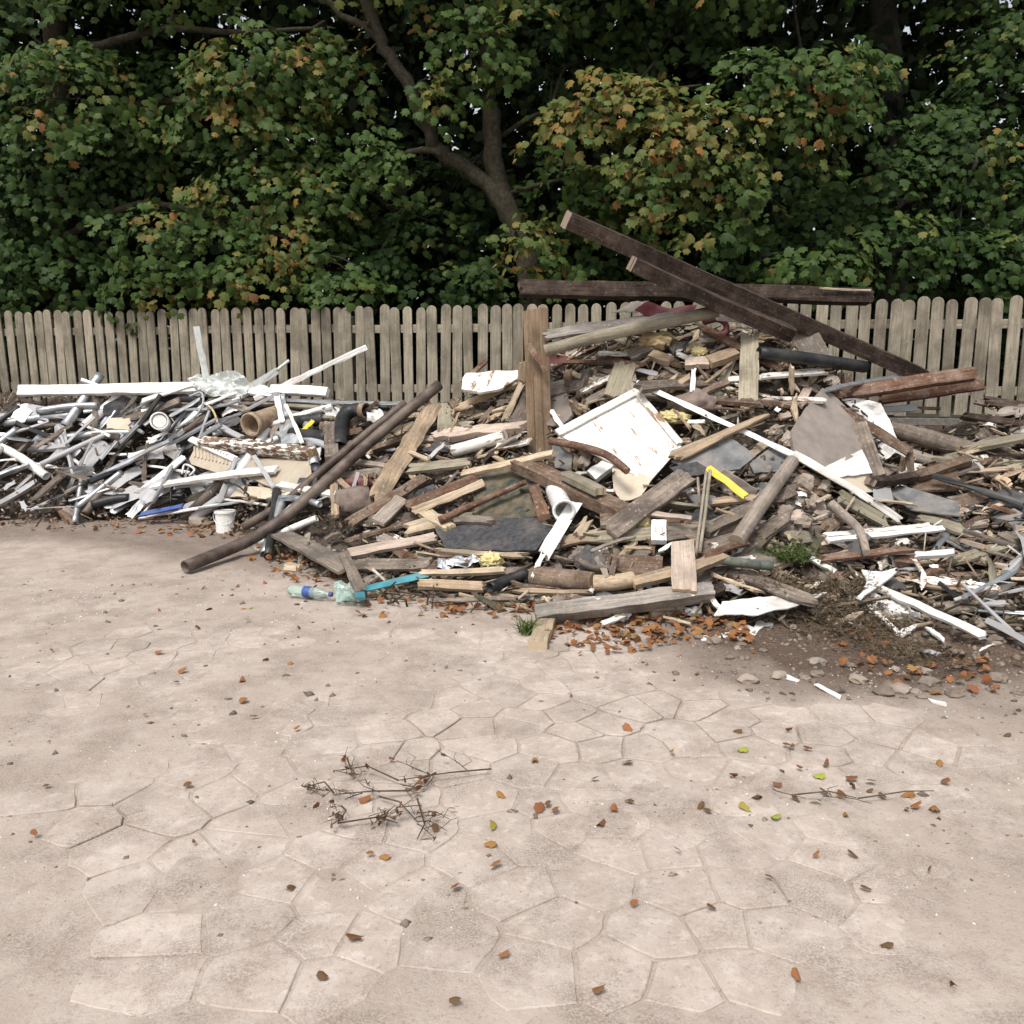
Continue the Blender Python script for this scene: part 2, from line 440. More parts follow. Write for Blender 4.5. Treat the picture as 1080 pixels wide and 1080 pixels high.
xs = np.arange(-6.5, 6.0, 0.026); ys = np.arange(1.2, 9.0, 0.026)
GX, GY = np.meshgrid(xs, ys)
def soil_mask(x, y):
    w = 0.35 * (fbm(x * 1.6, y * 1.6, 5) - 0.5)
    right = np.clip((x - 0.62 + w) / 0.5, 0, 1) * np.clip((y - 3.62 - 0.45 * np.clip(1.5 - x, 0, 1) + w * 1.6) / 0.45, 0, 1)
    edge = np.clip((x - 1.75 + w * 1.4) / 0.4, 0, 1) * np.clip((y - 3.0 + w) / 0.8, 0, 1) * 0.5
    base = np.clip((y - 5.0 - 0.5 * np.clip(-x, 0, 4) + w) / 0.4, 0, 1) * 0.6
    return np.maximum(np.maximum(right, base), edge)
def ground_z(x, y):
    z = -0.0085 + 0.030 * (fbm(x * 1.5, y * 1.5, 1, 5) - 0.47) + 0.006 * (fbm(x * 18, y * 18, 2, 3) - 0.5)
    s = soil_mask(x, y)
    return z + s * (0.02 + 0.09 * (fbm(x * 3.5, y * 3.5, 8, 5) - 0.35) + 0.02 * (fbm(x * 22, y * 22, 9, 3) - 0.5))
GZ = ground_z(GX, GY)
edge = np.minimum(np.minimum(GX - xs[0], xs[-1] - GX), np.minimum(GY - ys[0], ys[-1] - GY))
GZ = np.where(edge < 0.15, GZ - 0.05 * (1 - edge / 0.15), GZ)
sand = grid_obj('sandy_yard', GX, GY, GZ, M['ground'], attr=('soil', soil_mask(GX, GY)))
tag(sand, kind='structure')
def gz(x, y): return float(ground_z(np.array([x]), np.array([y]))[0])

# --- paving: irregular flags, joints full of sand
pm, n, l, b = newmat('worn_paving_stone')
gp_ = n.new('ShaderNodeNewGeometry'); v = gp_.outputs['Position']
n1 = tex_noise(n, l, v, 1.6, 6, 0.65); p2 = tex_noise(n, l, v, 70.0, 5, 0.75); p4 = tex_noise(n, l, v, 7.0, 6, 0.7); p5 = tex_noise(n, l, v, 21.0, 5, 0.7)
col = node_ramp(n, l, n1, [(0.32, (0.405, 0.345, 0.302)), (0.68, (0.525, 0.465, 0.42))])
col = node_mix(n, l, node_ramp(n, l, p4, [(0.40, 0.5), (0.58, 0.0)]), col, (0.345, 0.285, 0.238))
col = node_mix(n, l, node_ramp(n, l, p5, [(0.52, 0.0), (0.66, 0.45)]), col, (0.60, 0.545, 0.50))
col = node_mix(n, l, node_ramp(n, l, p2, [(0.33, 0.6), (0.44, 0.0)]), col, (0.20, 0.155, 0.125))
col = gritty(n, l, col, tex_noise(n, l, v, 3.2, 6, 0.7), tex_noise(n, l, v, 150.0, 4, 0.8))
col = obj_value(n, l, col, 0.92, 1.05)
l.new(col, b.inputs['Base Color']); b.inputs['Roughness'].default_value = 0.92; b.inputs['Specular IOR Level'].default_value = 0.2
bump(n, l, b, p2, 0.45, 0.008)
M['paving'] = pm
pave = empty('pavement', (0, 3.5, 0)); tag(pave, kind='structure')
seeds = []
row = 0; yy = 1.7
while yy < 5.0:
    xx = -4.4 + (0.11 if row % 2 else 0)
    while xx < 4.2:
        seeds.append((xx + rnd.uniform(-.085, .085), yy + rnd.uniform(-.07, .07))); xx += 0.225
    yy += 0.185; row += 1
S = np.array(seeds)
cnt = 0
order = sorted(range(len(S)), key=lambda i: S[i, 1])
for i in order:
    cx, cy = S[i]
    if not (-3.9 < cx < 3.7 and 1.85 < cy < 4.75): continue
    if abs(cx) > cy * 0.60 + 0.02 or soil_mask(np.array([cx]), np.array([cy]))[0] > 0.3: continue
    poly = [(cx - 1, cy - 1), (cx + 1, cy - 1), (cx + 1, cy + 1), (cx - 1, cy + 1)]
    d2 = ((S - S[i]) ** 2).sum(1)
    for j in np.argsort(d2)[1:16]:
        mx, my = (S[j] + S[i]) / 2; nx, ny = S[j] - S[i]
        ln = math.hypot(nx, ny); nx /= ln; ny /= ln
        mx -= nx * 0.0025; my -= ny * 0.0025
        out = []
        for k in range(len(poly)):
            p, q = poly[k], poly[(k + 1) % len(poly)]
            dp = (p[0]-mx)*nx + (p[1]-my)*ny; dq = (q[0]-mx)*nx + (q[1]-my)*ny
            if dp <= 0: out.append(p)
            if dp * dq < 0:
                t = dp / (dp - dq); out.append((p[0]+(q[0]-p[0])*t, p[1]+(q[1]-p[1])*t))
        poly = out
        if len(poly) < 3: break
    if len(poly) < 3: continue
    rough_ = []
    for k in range(len(poly)):
        p, q = poly[k], poly[(k + 1) % len(poly)]
        rough_.append((p[0] + (cx - p[0]) * rnd.uniform(.0, .07), p[1] + (cy - p[1]) * rnd.uniform(.0, .07)))
        for t in (.3, .7) if math.hypot(q[0]-p[0], q[1]-p[1]) > .06 else ():
            s_ = rnd.uniform(0, .05); rough_.append((p[0] + (q[0]-p[0]) * t + (cx - p[0]) * s_, p[1] + (q[1]-p[1]) * t + (cy - p[1]) * s_))
    poly = rough_
    bm = bmesh.new()
    top = [bm.verts.new((p[0]-cx, p[1]-cy, 0)) for p in poly]
    f = bm.faces.new(top)
    r = bmesh.ops.extrude_face_region(bm, geom=[f])
    for e in r['geom']:
        if isinstance(e, bmesh.types.BMVert): e.co.z = 0.0
    for vv in top: vv.co.z = -0.05
    bmesh.ops.recalc_face_normals(bm, faces=bm.faces[:])
    tope = [e for e in bm.edges if all(abs(q.co.z) < 1e-6 for q in e.verts)]
    bmesh.ops.bevel(bm, geom=tope, offset=0.003, segments=1, affect='EDGES')
    o = from_bm('paving_stone', bm, M['paving'], pave, smooth=False)
    o.location = (cx, cy - 3.5, rnd.uniform(-0.0075, -0.004))
    o.rotation_euler = (rnd.uniform(-.005, .005), rnd.uniform(-.005, .005), 0)
    cnt += 1
    if cnt >= 300: break

# --- fence line on a retaining wall, raised ground behind
FA = at(150, 327, 9.8); FB = at(995, 315, 8.1)
FA2, FB2 = Vector((FA.x, FA.y, 0)), Vector((FB.x, FB.y, 0))
fdir = (FB2 - FA2).normalized(); fnor = Vector((fdir.y, -fdir.x, 0))      # fnor points to the viewer
TOPZ = (FA.z + FB.z) / 2
fang = math.atan2(fdir.y, fdir.x)
WALLZ = TOPZ - 1.10
def fence_pt(s, off=0.0, z=0.0):
    p = FA2 + fdir * s + fnor * off
    return Vector((p.x, p.y, z))
def fence_s(px):                # distance along the fence line seen at pixel column px
    u = (px - 540) / F
    d = ray(px, 340); k = d.x / d.y
    # FA2 + s*fdir has x = k*y
    return (k * FA2.y - FA2.x) / (fdir.x - k * fdir.y)
def fence_Y(px): return fence_pt(fence_s(px)).y
S0, S1 = fence_s(-90), fence_s(1160)
bank_v = []
for s, off in ((S0 - 30, -0.25), (S1 + 30, -0.25), (S1 + 60, -120), (S0 - 60, -120)):
    bank_v.append(fence_pt(s, off, WALLZ - 0.05))
bank_v += [Vector((p.x, p.y, -0.3)) for p in bank_v]
bank = mk('bank', bank_v, [(0,1,2,3), (4,5,1,0), (5,6,2,1), (6,7,3,2), (7,4,0,3)], plain('dark_bank_soil', (0.03, 0.028, 0.018), (0.07, 0.06, 0.04), 4, 1.0, 0, 0.8))  # dark brown soil tone over the whole bank
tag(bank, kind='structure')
wall = empty('retaining_wall', fence_pt((S0 + S1) / 2, 0, 0)); wall.rotation_euler = (0, 0, fang)
tag(wall, 'low dark brick retaining wall under the picket fence, seen at right end', 'wall')
hl = (S1 - S0) / 2 + 0.4
v_, f_ = box_geo(-hl, hl, -0.06, 0.16, -0.1, WALLZ - 0.06)
mk('wall_core', v_, f_, M['mortar'], wall)
bm = bmesh.new(); bmesh.ops.create_cube(bm, size=1)
for q in bm.verts: q.co = Vector((q.co.x * 0.212, q.co.y * 0.1, q.co.z * 0.064))
bmesh.ops.bevel(bm, geom=bm.edges[:], offset=0.005, segments=1, affect='EDGES')
br0 = from_bm('brick', bm, M['oldbrick'], wall)
mid = (S0 + S1) / 2
first = True
for c in range(11):
    z = WALLZ - 0.06 - 0.037 - c * 0.0755
    s = fence_s(880) + (0.11 if c % 2 else 0)
    while s < S1 - 0.1:
        o = br0 if first else br0.copy()
        if not first: COL.objects.link(o); o.parent = wall
        first = False
        o.location = (s - mid, -0.07 + rnd.uniform(-.006, .006), z)
        o.rotation_euler = (0, 0, rnd.uniform(-.01, .01))
        s += 0.2235
v_, f_ = box_geo(-hl, hl, -0.12, 0.18, WALLZ - 0.06, WALLZ)
mk('coping', v_, f_, M['mortar'], wall)

fence = empty('picket_fence', fence_pt((S0 + S1) / 2, 0, WALLZ)); fence.rotation_euler = (0, 0, fang)
tag(fence, 'weathered wooden picket fence with round-topped pickets behind the debris heap', 'fence')
PH, PW, PT = 1.075, 0.107, 0.020
bm = bmesh.new()
outl = [(-PW/2, 0.0), (PW/2, 0.0)]
for k in range(9):
    an = math.pi * k / 8
    outl.append((math.cos(an) * PW/2, PH - PW/2 + math.sin(an) * PW/2))
face = bm.faces.new([bm.verts.new((z, x, -PT/2)) for x, z in outl])   # local X is the length so that grain runs along it
r = bmesh.ops.extrude_face_region(bm, geom=[face])
for e in r['geom']:
    if isinstance(e, bmesh.types.BMVert): e.co.z = PT/2
bmesh.ops.recalc_face_normals(bm, faces=bm.faces[:])
bmesh.ops.bevel(bm, geom=[e for e in bm.edges if abs(e.verts[0].co.z - e.verts[1].co.z) < 1e-6], offset=0.003, segments=1, affect='EDGES')
pk0 = from_bm('picket', bm, M['fence'], fence)
ROT = Matrix(((0, 1, 0), (0, 0, -1), (1, 0, 0)))      # local X -> up, local Y -> along, local Z -> towards the viewer
ROT = Matrix(((0, -1, 0), (0, 0, -1), (1, 0, 0))).to_4x4()
s = S0; first = True; npk = 0
while s < S1:
    o = pk0 if first else pk0.copy()
    if not first: COL.objects.link(o); o.parent = fence
    first = False
    tilt = Matrix.Rotation(rnd.gauss(0, 0.012), 4, 'Y') @ Matrix.Rotation(rnd.gauss(0, 0.01), 4, 'X')
    o.matrix_local = Matrix.Translation((s - mid, -0.02 + rnd.uniform(-.004, .004), 0.03 + rnd.gauss(0, 0.008))) @ tilt @ ROT
    o.scale = (1, rnd.uniform(0.92, 1.04), 1)
    npk += 1
    s += 0.1335 + rnd.gauss(0, 0.0035) + (0.0 if npk % 14 else -0.03)
seg = 1.83
s = S0
while s < S1:
    for z in (0.25, 0.87):
        o = bevel_box('rail', seg - 0.01, 0.035, 0.085, M['fence'], fence, 0.004)
        o.location = (s + seg / 2 - mid, 0.012, z + rnd.gauss(0, .006))
    o = bevel_box('fence_post', 1.02, 0.085, 0.085, M['fence'], fence, 0.005)
    o.matrix_local = Matrix.Translation((s - mid, 0.075, 0.5)) @ ROT
    s += seg

# --- trees
LEAF = [(0, 1.0), (17, .70), (38, .90), (60, .60), (84, .74), (120, .45), (180, .26), (-120, .45), (-84, .74), (-60, .60), (-38, .90), (-17, .70)]
LX = np.array([0.0] + [math.sin(math.radians(a)) * r for a, r in LEAF])
LY = np.array([0.15] + [math.cos(math.radians(a)) * r for a, r in LEAF])
LZ = -0.22 * np.abs(LX) - 0.18 * LY * np.abs(LY); LZ[0] += 0.04
LTRI = np.array([(0, k, k % 12 + 1) for k in range(1, 13)])[:, ::-1]
SLEAF = [(0, 1.0), (45, .75), (90, .7), (180, .3), (-90, .7), (-45, .75)]
SX = np.array([math.sin(math.radians(a)) * r for a, r in SLEAF]); SY = np.array([math.cos(math.radians(a)) * r for a, r in SLEAF])
SZ = -0.2 * np.abs(SX)
STRI = np.array([(0, 2, 1), (0, 4, 2), (2, 4, 3), (0, 5, 4)])
def norm(a): return a / np.maximum(np.linalg.norm(a, axis=-1, keepdims=True), 1e-9)
def leaves_obj(name, pos, nor, tip, size, tint, mat, parent=None, simple=False):
    lx, ly, lz, tri = (SX, SY, SZ, STRI) if simple else (LX, LY, LZ, LTRI)
    nor = norm(nor); tip = norm(tip - nor * (tip * nor).sum(1, keepdims=True)); side = np.cross(tip, nor)
    N, K = len(pos), len(lx)
    curl = rng.uniform(0.5, 1.8, N)
    co = pos[:, None] + size[:, None, None] * (lx[None, :, None] * side[:, None] + ly[None, :, None] * tip[:, None] + (lz[None] * curl[:, None])[..., None] * nor[:, None])
    co = co.reshape(-1, 3)
    f = (tri[None] + (np.arange(N) * K)[:, None, None]).reshape(-1, 3)
    me = bpy.data.meshes.new(name)
    me.vertices.add(len(co)); me.vertices.foreach_set('co', co.ravel())
    me.loops.add(f.size); me.loops.foreach_set('vertex_index', f.ravel().astype(np.int32))
    me.polygons.add(len(f)); me.polygons.foreach_set('loop_start', np.arange(len(f)) * 3)
    me.update()
    a = me.attributes.new('tint', 'FLOAT', 'POINT'); a.data.foreach_set('value', np.repeat(tint, K).astype(np.float32))
    me.materials.append(mat)
    o = bpy.data.objects.new(name, me); COL.objects.link(o)
    if parent is not None: o.parent = parent
    return o
def clump(px, py, rx, ry, Y, aut, cover=3.0, lsize=0.082, dark=0.0):
    """sprays of leaves over an ellipsoid whose middle is seen at (px,py), Y metres out"""
    c = np.array(at(px, py, Y)); ax, az = rx * Y / F, ry * Y / F; ay = 0.75 * (ax + az) / 2
    nsp = max(6, int(cover * math.pi * rx * ry / 900))
    P, N_, T, C = [], [], [], []
    for _ in range(nsp):
        u = rng.normal(size=3); u[1] -= 0.55; u[2] += 0.35; u /= np.linalg.norm(u)
        rr = rng.uniform(0.45, 1.0) ** 0.6 * (rng.uniform(1.0, 1.35) if rng.random() < 0.28 else 1.0)
        sc = c + u * np.array([ax, ay, az]) * rr
        sn = u * 0.55 + np.array([0, -0.42, 0.45]) + rng.normal(size=3) * 0.22; sn /= np.linalg.norm(sn)
        k = rng.integers(9, 17)
        t0 = rng.random() * 6.28
        e1 = np.cross(sn, [0.3, 1, 0.1]); e1 /= np.linalg.norm(e1); e2 = np.cross(sn, e1)
        ang = rng.random(k) * 6.283; rad = 0.21 * np.sqrt(rng.random(k))
        off = np.cos(ang)[:, None] * e1 + np.sin(ang)[:, None] * e2
        p = sc + off * rad[:, None] + sn * rng.normal(size=(k, 1)) * 0.025
        p[:, 2] -= rad ** 2 * 1.2
        P.append(p); N_.append(sn + rng.normal(size=(k, 3)) * 0.33)
        T.append(off * 0.6 + np.array([0, -0.2, -1.05]) + rng.normal(size=(k, 3)) * 0.3)
        spray = rng.random()
        tt = np.clip(rng.normal(0.22 + 0.12 * rng.random(), 0.09, k), 0.02, 0.5)
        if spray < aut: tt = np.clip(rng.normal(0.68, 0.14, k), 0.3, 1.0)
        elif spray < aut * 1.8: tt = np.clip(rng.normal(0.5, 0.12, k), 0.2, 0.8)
        C.append(np.maximum(tt - dark, 0.0))  # dark lowers the tint, painting shade into the leaf colour
    return np.concatenate(P), np.concatenate(N_), np.concatenate(T), np.concatenate(C)
def limb(path, r0, r1, Y, verts, faces, Y2=None, wob=0.015, sides=9):
    pts = [at(p[0], p[1], Y if Y2 is None else Y + (Y2 - Y) * i / (len(path) - 1)) for i, p in enumerate(path)]
    pts = smooth_path(pts, 4)
    nn = len(pts)
    pts = [p + Vector((rnd.gauss(0, wob), rnd.gauss(0, wob), 0)) if 0 < i < nn - 1 else p for i, p in enumerate(pts)]
    rad = [(r0 + (r1 - r0) * i / (nn - 1)) * rnd.uniform(0.93, 1.07) for i in range(nn)]
    vv, ff = tube_geo(pts, rad, sides)
    o = len(verts); verts += vv; faces += [tuple(i + o for i in f) for f in ff]
def tree(name, label, limbs, clumps, Y0, bark, cover=3.6, singles=0):
    base = at(limbs[0][0][0][0], limbs[0][0][0][1], limbs[0][3])
    root = empty(name, (base.x, base.y, WALLZ - 0.05))
    tag(root, label, 'tree', 'trees behind the fence')
    tv, tf = [], []
    for i, (path, r0, r1, Y, Y2) in enumerate(limbs):
        limb(path, r0, r1, Y, tv, tf, Y2)
    # twigs reach into every clump
    anchors = [at(p[0], p[1], L[3] + ((L[4] or L[3]) - L[3]) * i / (len(L[0]) - 1)) for L in limbs for i, p in enumerate(L[0])]
    for (px, py, rx, ry, Y, aut) in clumps:
        Y = Y + (0.7 if aut <= .06 else 0) + 0.1
        c = at(px, py, Y)
        a = min(anchors, key=lambda q: (q - c).length)
        m1 = (a + c) / 2 + Vector((rnd.uniform(-.15, .15), 0.1, rnd.uniform(0.05, .25)))
        pts = smooth_path([a, m1, c], 4)
        vv, ff = tube_geo(pts, [0.022 - 0.015 * i / (len(pts) - 1) for i in range(len(pts))], 5)
        o = len(tv); tv += vv; tf += [tuple(i + o for i in f) for f in ff]
        for _ in range(3):
            e = c + Vector((rnd.uniform(-1, 1) * rx * Y / F, rnd.uniform(-.3, .3), rnd.uniform(-1, 1) * ry * Y / F)) * 0.8
            vv, ff = tube_geo([m1, (m1 + e) / 2 + Vector((0, 0, .06)), e], [0.010, 0.007, 0.004], 4)
            o = len(tv); tv += vv; tf += [tuple(i + o for i in f) for f in ff]
    mwi = Matrix.Translation(-root.location)
    mk('trunk', [mwi @ q for q in tv], tf, bark, root, smooth=True)
    data = [clump(c[0], c[1], c[2], c[3], c[4] + (0.7 if c[5] <= .06 else 0), c[5], cover=cover, dark=(0.16 if c[5] <= .06 else 0)) for c in clumps]  # least autumnal clumps sit further back and get the painted shade
    P, N_, T, C = (np.concatenate([d[i] for d in data]) for i in range(4))
    P = P - np.array(root.location)
    sz = 0.038 + 0.056 * rng.random(len(P)) ** 0.8
    pick = np.zeros(len(P), bool)
    if singles:
        W = P + np.array(root.location)
        order = np.argsort(W[:, 1] + rng.random(len(W)) * 0.15)
        pick[order[:singles]] = True
    crown = leaves_obj('crown', P[~pick], N_[~pick], T[~pick], sz[~pick], C[~pick], M['leaf'], root)
    if singles:
        protos = [leaves_obj('leaf', np.zeros((1, 3)), np.array([[0, 0, 1.0]]), np.array([[0, 1.0, 0]]), np.ones(1), np.array([t]), M['leaf']).data for t in (0.2, 0.3, 0.42, 0.55, 0.68, 0.8, 0.9)]
        for ob in [o for o in COL.objects if o.name.startswith('leaf') and o.parent is None and o.data in protos]: bpy.data.objects.remove(ob)
        tv_ = (0.2, 0.3, 0.42, 0.55, 0.68, 0.8, 0.9)
        for i in np.nonzero(pick)[0]:
            k = int(np.argmin([abs(t - C[i]) for t in tv_]))
            o = bpy.data.objects.new('leaf', protos[k]); COL.objects.link(o); o.parent = crown
            nz = Vector(N_[i]).normalized(); t = Vector(T[i]); t = (t - nz * t.dot(nz)).normalized(); x = t.cross(nz)
            R = Matrix((x, t, nz)).transposed().to_4x4()
            o.matrix_local = Matrix.Translation(Vector(P[i])) @ R @ Matrix.Scale(float(sz[i]), 4)
    return root
FORK = [
    ([(572, 395), (560, 300), (548, 250), (530, 208), (519, 150), (515, 90), (516, 17), (512, -60), (500, -170)], 0.14, 0.07, 9.9, None),
    ([(547, 248), (524, 208), (497, 180), (466, 163), (453, 145), (438, 105), (417, 66), (398, 34), (375, -30), (340, -130)], 0.09, 0.06, 9.85, None),
    ([(404, 44), (385, 28), (362, 17), (335, -10)], 0.05, 0.03, 9.85, None),
    ([(466, 163), (445, 158), (420, 166), (400, 178), (384, 198)], 0.045, 0.012, 9.8, None),
    ([(519, 150), (580, 115), (660, 100), (740, 90)], 0.030, 0.012, 10.1, 9.6),
    ([(530, 205), (590, 190), (660, 185), (720, 190)], 0.026, 0.010, 9.9, 9.3),
]
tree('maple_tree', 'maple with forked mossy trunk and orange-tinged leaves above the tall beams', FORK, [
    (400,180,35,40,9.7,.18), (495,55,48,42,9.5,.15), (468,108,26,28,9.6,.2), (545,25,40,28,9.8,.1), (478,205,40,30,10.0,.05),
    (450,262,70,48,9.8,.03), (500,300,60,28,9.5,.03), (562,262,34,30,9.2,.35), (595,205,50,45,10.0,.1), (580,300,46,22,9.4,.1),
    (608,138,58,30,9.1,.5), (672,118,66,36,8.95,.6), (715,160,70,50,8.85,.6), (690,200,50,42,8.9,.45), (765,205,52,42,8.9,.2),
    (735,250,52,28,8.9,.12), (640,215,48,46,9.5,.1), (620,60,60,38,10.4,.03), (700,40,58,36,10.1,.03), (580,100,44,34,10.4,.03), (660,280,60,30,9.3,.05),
    (440,-40,120,60,9.8,.2), (620,-50,120,60,9.9,.1), (500,-170,170,80,9.9,.1), (700,-160,150,80,10.0,.05), (560,-260,260,70,9.9,.1)], 9.8, M['bark'], singles=290)  # highest clumps lie out of view, added to shade the crown
LEFT = [
    ([(72, 395), (70, 300), (62, 130), (55, -40), (60, -180)], 0.20, 0.12, 11.2, None),
    ([(66, 160), (100, 122), (140, 113), (190, 105), (238, 108), (262, 122)], 0.06, 0.018, 11.0, 9.9),
    ([(60, 60), (120, 44), (180, 30), (240, 34), (330, 30)], 0.06, 0.02, 11.0, 9.9),
    ([(68, 250), (150, 215), (230, 230), (300, 250)], 0.05, 0.015, 11.0, 9.8),
]
tree('maple_tree', 'spreading maple with yellowing leaves above the left part of the fence', LEFT, [
    (80,110,90,60,10.1,0.12), (185,88,45,30,10.0,0.06), (270,88,80,50,9.9,0.25), (330,62,45,32,10.0,0.19), (240,130,55,40,9.9,0.25), (368,100,40,36,10.0,0.19),
    (300,150,60,48,10.0,0.12), (200,182,70,48,10.3,0.06), (120,190,70,58,10.4,0.05), (60,230,80,70,10.2,0.06), (330,195,56,42,10.0,0.12), (270,212,66,42,9.9,0.19),
    (200,262,85,46,9.95,0.09), (310,262,44,42,9.8,0.37), (265,298,76,26,9.75,0.19), (170,308,70,26,9.85,0.09), (385,275,55,46,9.8,0.06), (360,308,60,22,9.6,0.07),
    (60,300,80,38,10.1,0.06), (0,150,80,100,10.3,0.06), (-20,280,80,60,10.2,0.06), (160,-40,150,60,10.2,0.12), (20,20,100,60,10.4,0.06), (100,-150,200,80,10.3,0.06), (320,-140,150,70,10.2,0.06), (180,-260,260,70,10.2,0.06)], 9.9, M['bark'])  # clumps well above the frame are added for the shade they cast
RIGHT = [
    ([(944, 395), (941, 300), (937, 130), (934, 10), (930, -160)], 0.19, 0.16, 11.5, None),
    ([(937, 150), (900, 100), (850, 80), (790, 85)], 0.06, 0.02, 11.4, 9.2),
    ([(940, 230), (980, 200), (1030, 170)], 0.05, 0.02, 11.4, 9.4),
    ([(941, 280), (900, 260), (850, 265), (800, 270)], 0.05, 0.02, 11.4, 9.2),
]
tree('maple_tree', 'green maple with thick dark straight trunk above the right part of fence', RIGHT, [
    (800,95,56,36,9.1,.12), (868,92,62,40,9.1,.07), (908,80,36,28,9.3,.08), (830,122,48,28,9.0,.2), (898,122,38,24,9.1,.1), (850,156,36,15,9.1,.25),
    (750,62,38,28,9.9,.05), (968,155,42,40,9.4,.03), (950,205,56,46,9.1,.05), (1005,180,66,66,9.3,.03), (830,205,56,36,10.1,.02), (880,240,74,36,9.3,.02),
    (940,268,76,40,8.9,.05), (860,285,66,28,8.9,.1), (800,272,56,36,9.3,.05), (1010,282,76,46,8.9,.03), (1070,100,70,90,9.6,.05), (1100,250,70,80,9.1,.05),
    (830,-50,120,55,9.9,.1), (1040,-30,90,60,10.2,.05), (870,-160,150,80,10.0,.05), (1050,-150,130,80,10.2,.05), (940,-260,240,70,10.0,.1)], 9.2, M['barkdark'])  # topmost unseen clumps added to shade the foliage below
# shaded trees further back: trunk and a deep crown each, raised above view for shading
def back_tree(label, px, Y, r, cz, rad, nl, hgt):
    p = at(px, 380, Y)
    root = empty('shade_tree', (p.x, Y, WALLZ - 0.05)); tag(root, label, 'tree', 'trees behind the fence')
    vv, ff = tube_geo([(0, 0, 0), (0.1, 0, 2.5), (-0.05, 0.1, 5), (0.1, 0, hgt)], [r, r * .85, r * .75, r * .4], 9)
    for k in range(7):
        a = k * 0.9 + px; h0 = 1.5 + k * 0.8
        w, g_ = tube_geo([(0, 0, h0), (math.cos(a) * .8, math.sin(a) * .8, h0 + .6), (math.cos(a) * 1.8, math.sin(a) * 1.8, h0 + 1.0)], [r * .35, r * .2, r * .08], 6)
        o = len(vv); vv += w; ff += [tuple(i + o for i in f) for f in g_]
    mk('trunk', vv, ff, M['barkdark'], root, smooth=True)
    u = norm(rng.normal(size=(nl, 3))); q = u * (rng.random((nl, 1)) ** 0.36) * np.array(rad)
    q[:, 2] += cz
    f3 = np.array([mnoise.noise(Vector(x * 0.9 + px)) for x in q])
    q = q[f3 > -0.32]; k = len(q)
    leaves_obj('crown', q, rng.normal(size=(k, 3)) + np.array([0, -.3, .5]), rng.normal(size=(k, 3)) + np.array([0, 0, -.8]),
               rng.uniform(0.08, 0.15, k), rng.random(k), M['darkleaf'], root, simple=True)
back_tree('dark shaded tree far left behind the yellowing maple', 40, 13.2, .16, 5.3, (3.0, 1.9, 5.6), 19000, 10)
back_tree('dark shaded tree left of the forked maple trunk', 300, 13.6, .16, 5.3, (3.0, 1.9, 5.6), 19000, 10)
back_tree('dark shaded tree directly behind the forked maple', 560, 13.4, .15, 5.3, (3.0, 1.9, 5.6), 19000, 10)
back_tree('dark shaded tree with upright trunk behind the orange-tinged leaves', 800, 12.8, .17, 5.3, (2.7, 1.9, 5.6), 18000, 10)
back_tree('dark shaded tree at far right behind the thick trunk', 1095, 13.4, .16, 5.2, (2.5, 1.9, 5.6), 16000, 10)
# thicket far behind, one dark mass
N = 9000
q = np.stack([rng.uniform(-15, 15, N), rng.uniform(16.5, 18.5, N), 0.9 + 4.6 * rng.random(N)], 1)
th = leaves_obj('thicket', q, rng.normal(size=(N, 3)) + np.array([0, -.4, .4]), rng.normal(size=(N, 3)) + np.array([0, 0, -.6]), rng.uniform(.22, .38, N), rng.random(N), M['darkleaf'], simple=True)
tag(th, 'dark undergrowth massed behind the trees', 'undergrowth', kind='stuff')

# ================================================================== THE HEAP
BASE = [(-200,556),(148,550),(200,553),(250,566),(300,592),(380,628),(480,634),(560,640),(640,655),(740,652),(800,662),(880,660),(930,678),(995,694),(1080,705),(1250,712)]
CREST = [(-200,412),(148,412),(250,410),(330,416),(380,424),(440,430),(480,420),(520,405),(560,385),(620,352),(660,342),(740,342),(800,346),(850,364),(890,392),(920,430),(950,468),(985,458),(1030,432),(1080,424),(1250,425)]
CRESTY = [(-200,9.2),(148,9.1),(300,8.7),(430,8.0),(560,7.5),(740,6.9),(900,6.95),(1000,7.0),(1250,7.0)]
def heap_Y(px, py):
    yb, yc = interp(px, BASE), interp(px, CREST)
    Yf = ground_at(px, yb).y
    t = (yb - py) / (yb - yc)
    if t < 0: return ground_at(px, py).y
    return Yf + (interp(px, CRESTY) - Yf) * min(t, 1.15)
def ground_on(px, py, off=0.006):
    z = 0.0
    for _ in range(5):
        p = ground_at(px, py, z + off); z = gz(p.x, p.y)
    return p.y
def heap(px, py, lift=0.0):
    return at(px, py, heap_Y(px, py) - lift)
cols = np.arange(-180, 1241, 6.0)
V, NT = [], 40
for px in cols:
    yb, yc = interp(px, BASE), interp(px, CREST)
    for k in range(NT):
        t = k / (NT - 1)
        p = heap(px, yb + (yc - yb) * t)
        w = min(1, t * 6)
        nz = mnoise.fractal(p * 3.2, 1.0, 2.0, 5) * 0.085 * w + mnoise.noise(p * 14) * 0.02 * w
        V.append(p + Vector((0, nz * .6 + 0.07 * w, nz - 0.07 - (0.03 if k == 0 else 0))))
    c = V[-1].copy(); Yb = min(c.y + 1.0, fence_Y(px) - 0.22)
    for k in range(1, 7):
        t = k / 6
        Y = c.y + (Yb - c.y) * t
        x = c.x * Y / c.y
        V.append(Vector((x, Y, c.z * (1 - t) ** 1.3 + 0.05 * mnoise.noise(Vector((x * 3, Y * 3, 0))) * (1 - t) - 0.04 * t)))
ROWS = NT + 6
Fc = []
for i in range(len(cols) - 1):
    for k in range(ROWS - 1):
        a_ = i * ROWS + k
        Fc.append((a_, a_ + ROWS, a_ + ROWS + 1, a_ + 1))
mound = mk('rubble_mound', V, Fc, M['mound'], smooth=False)
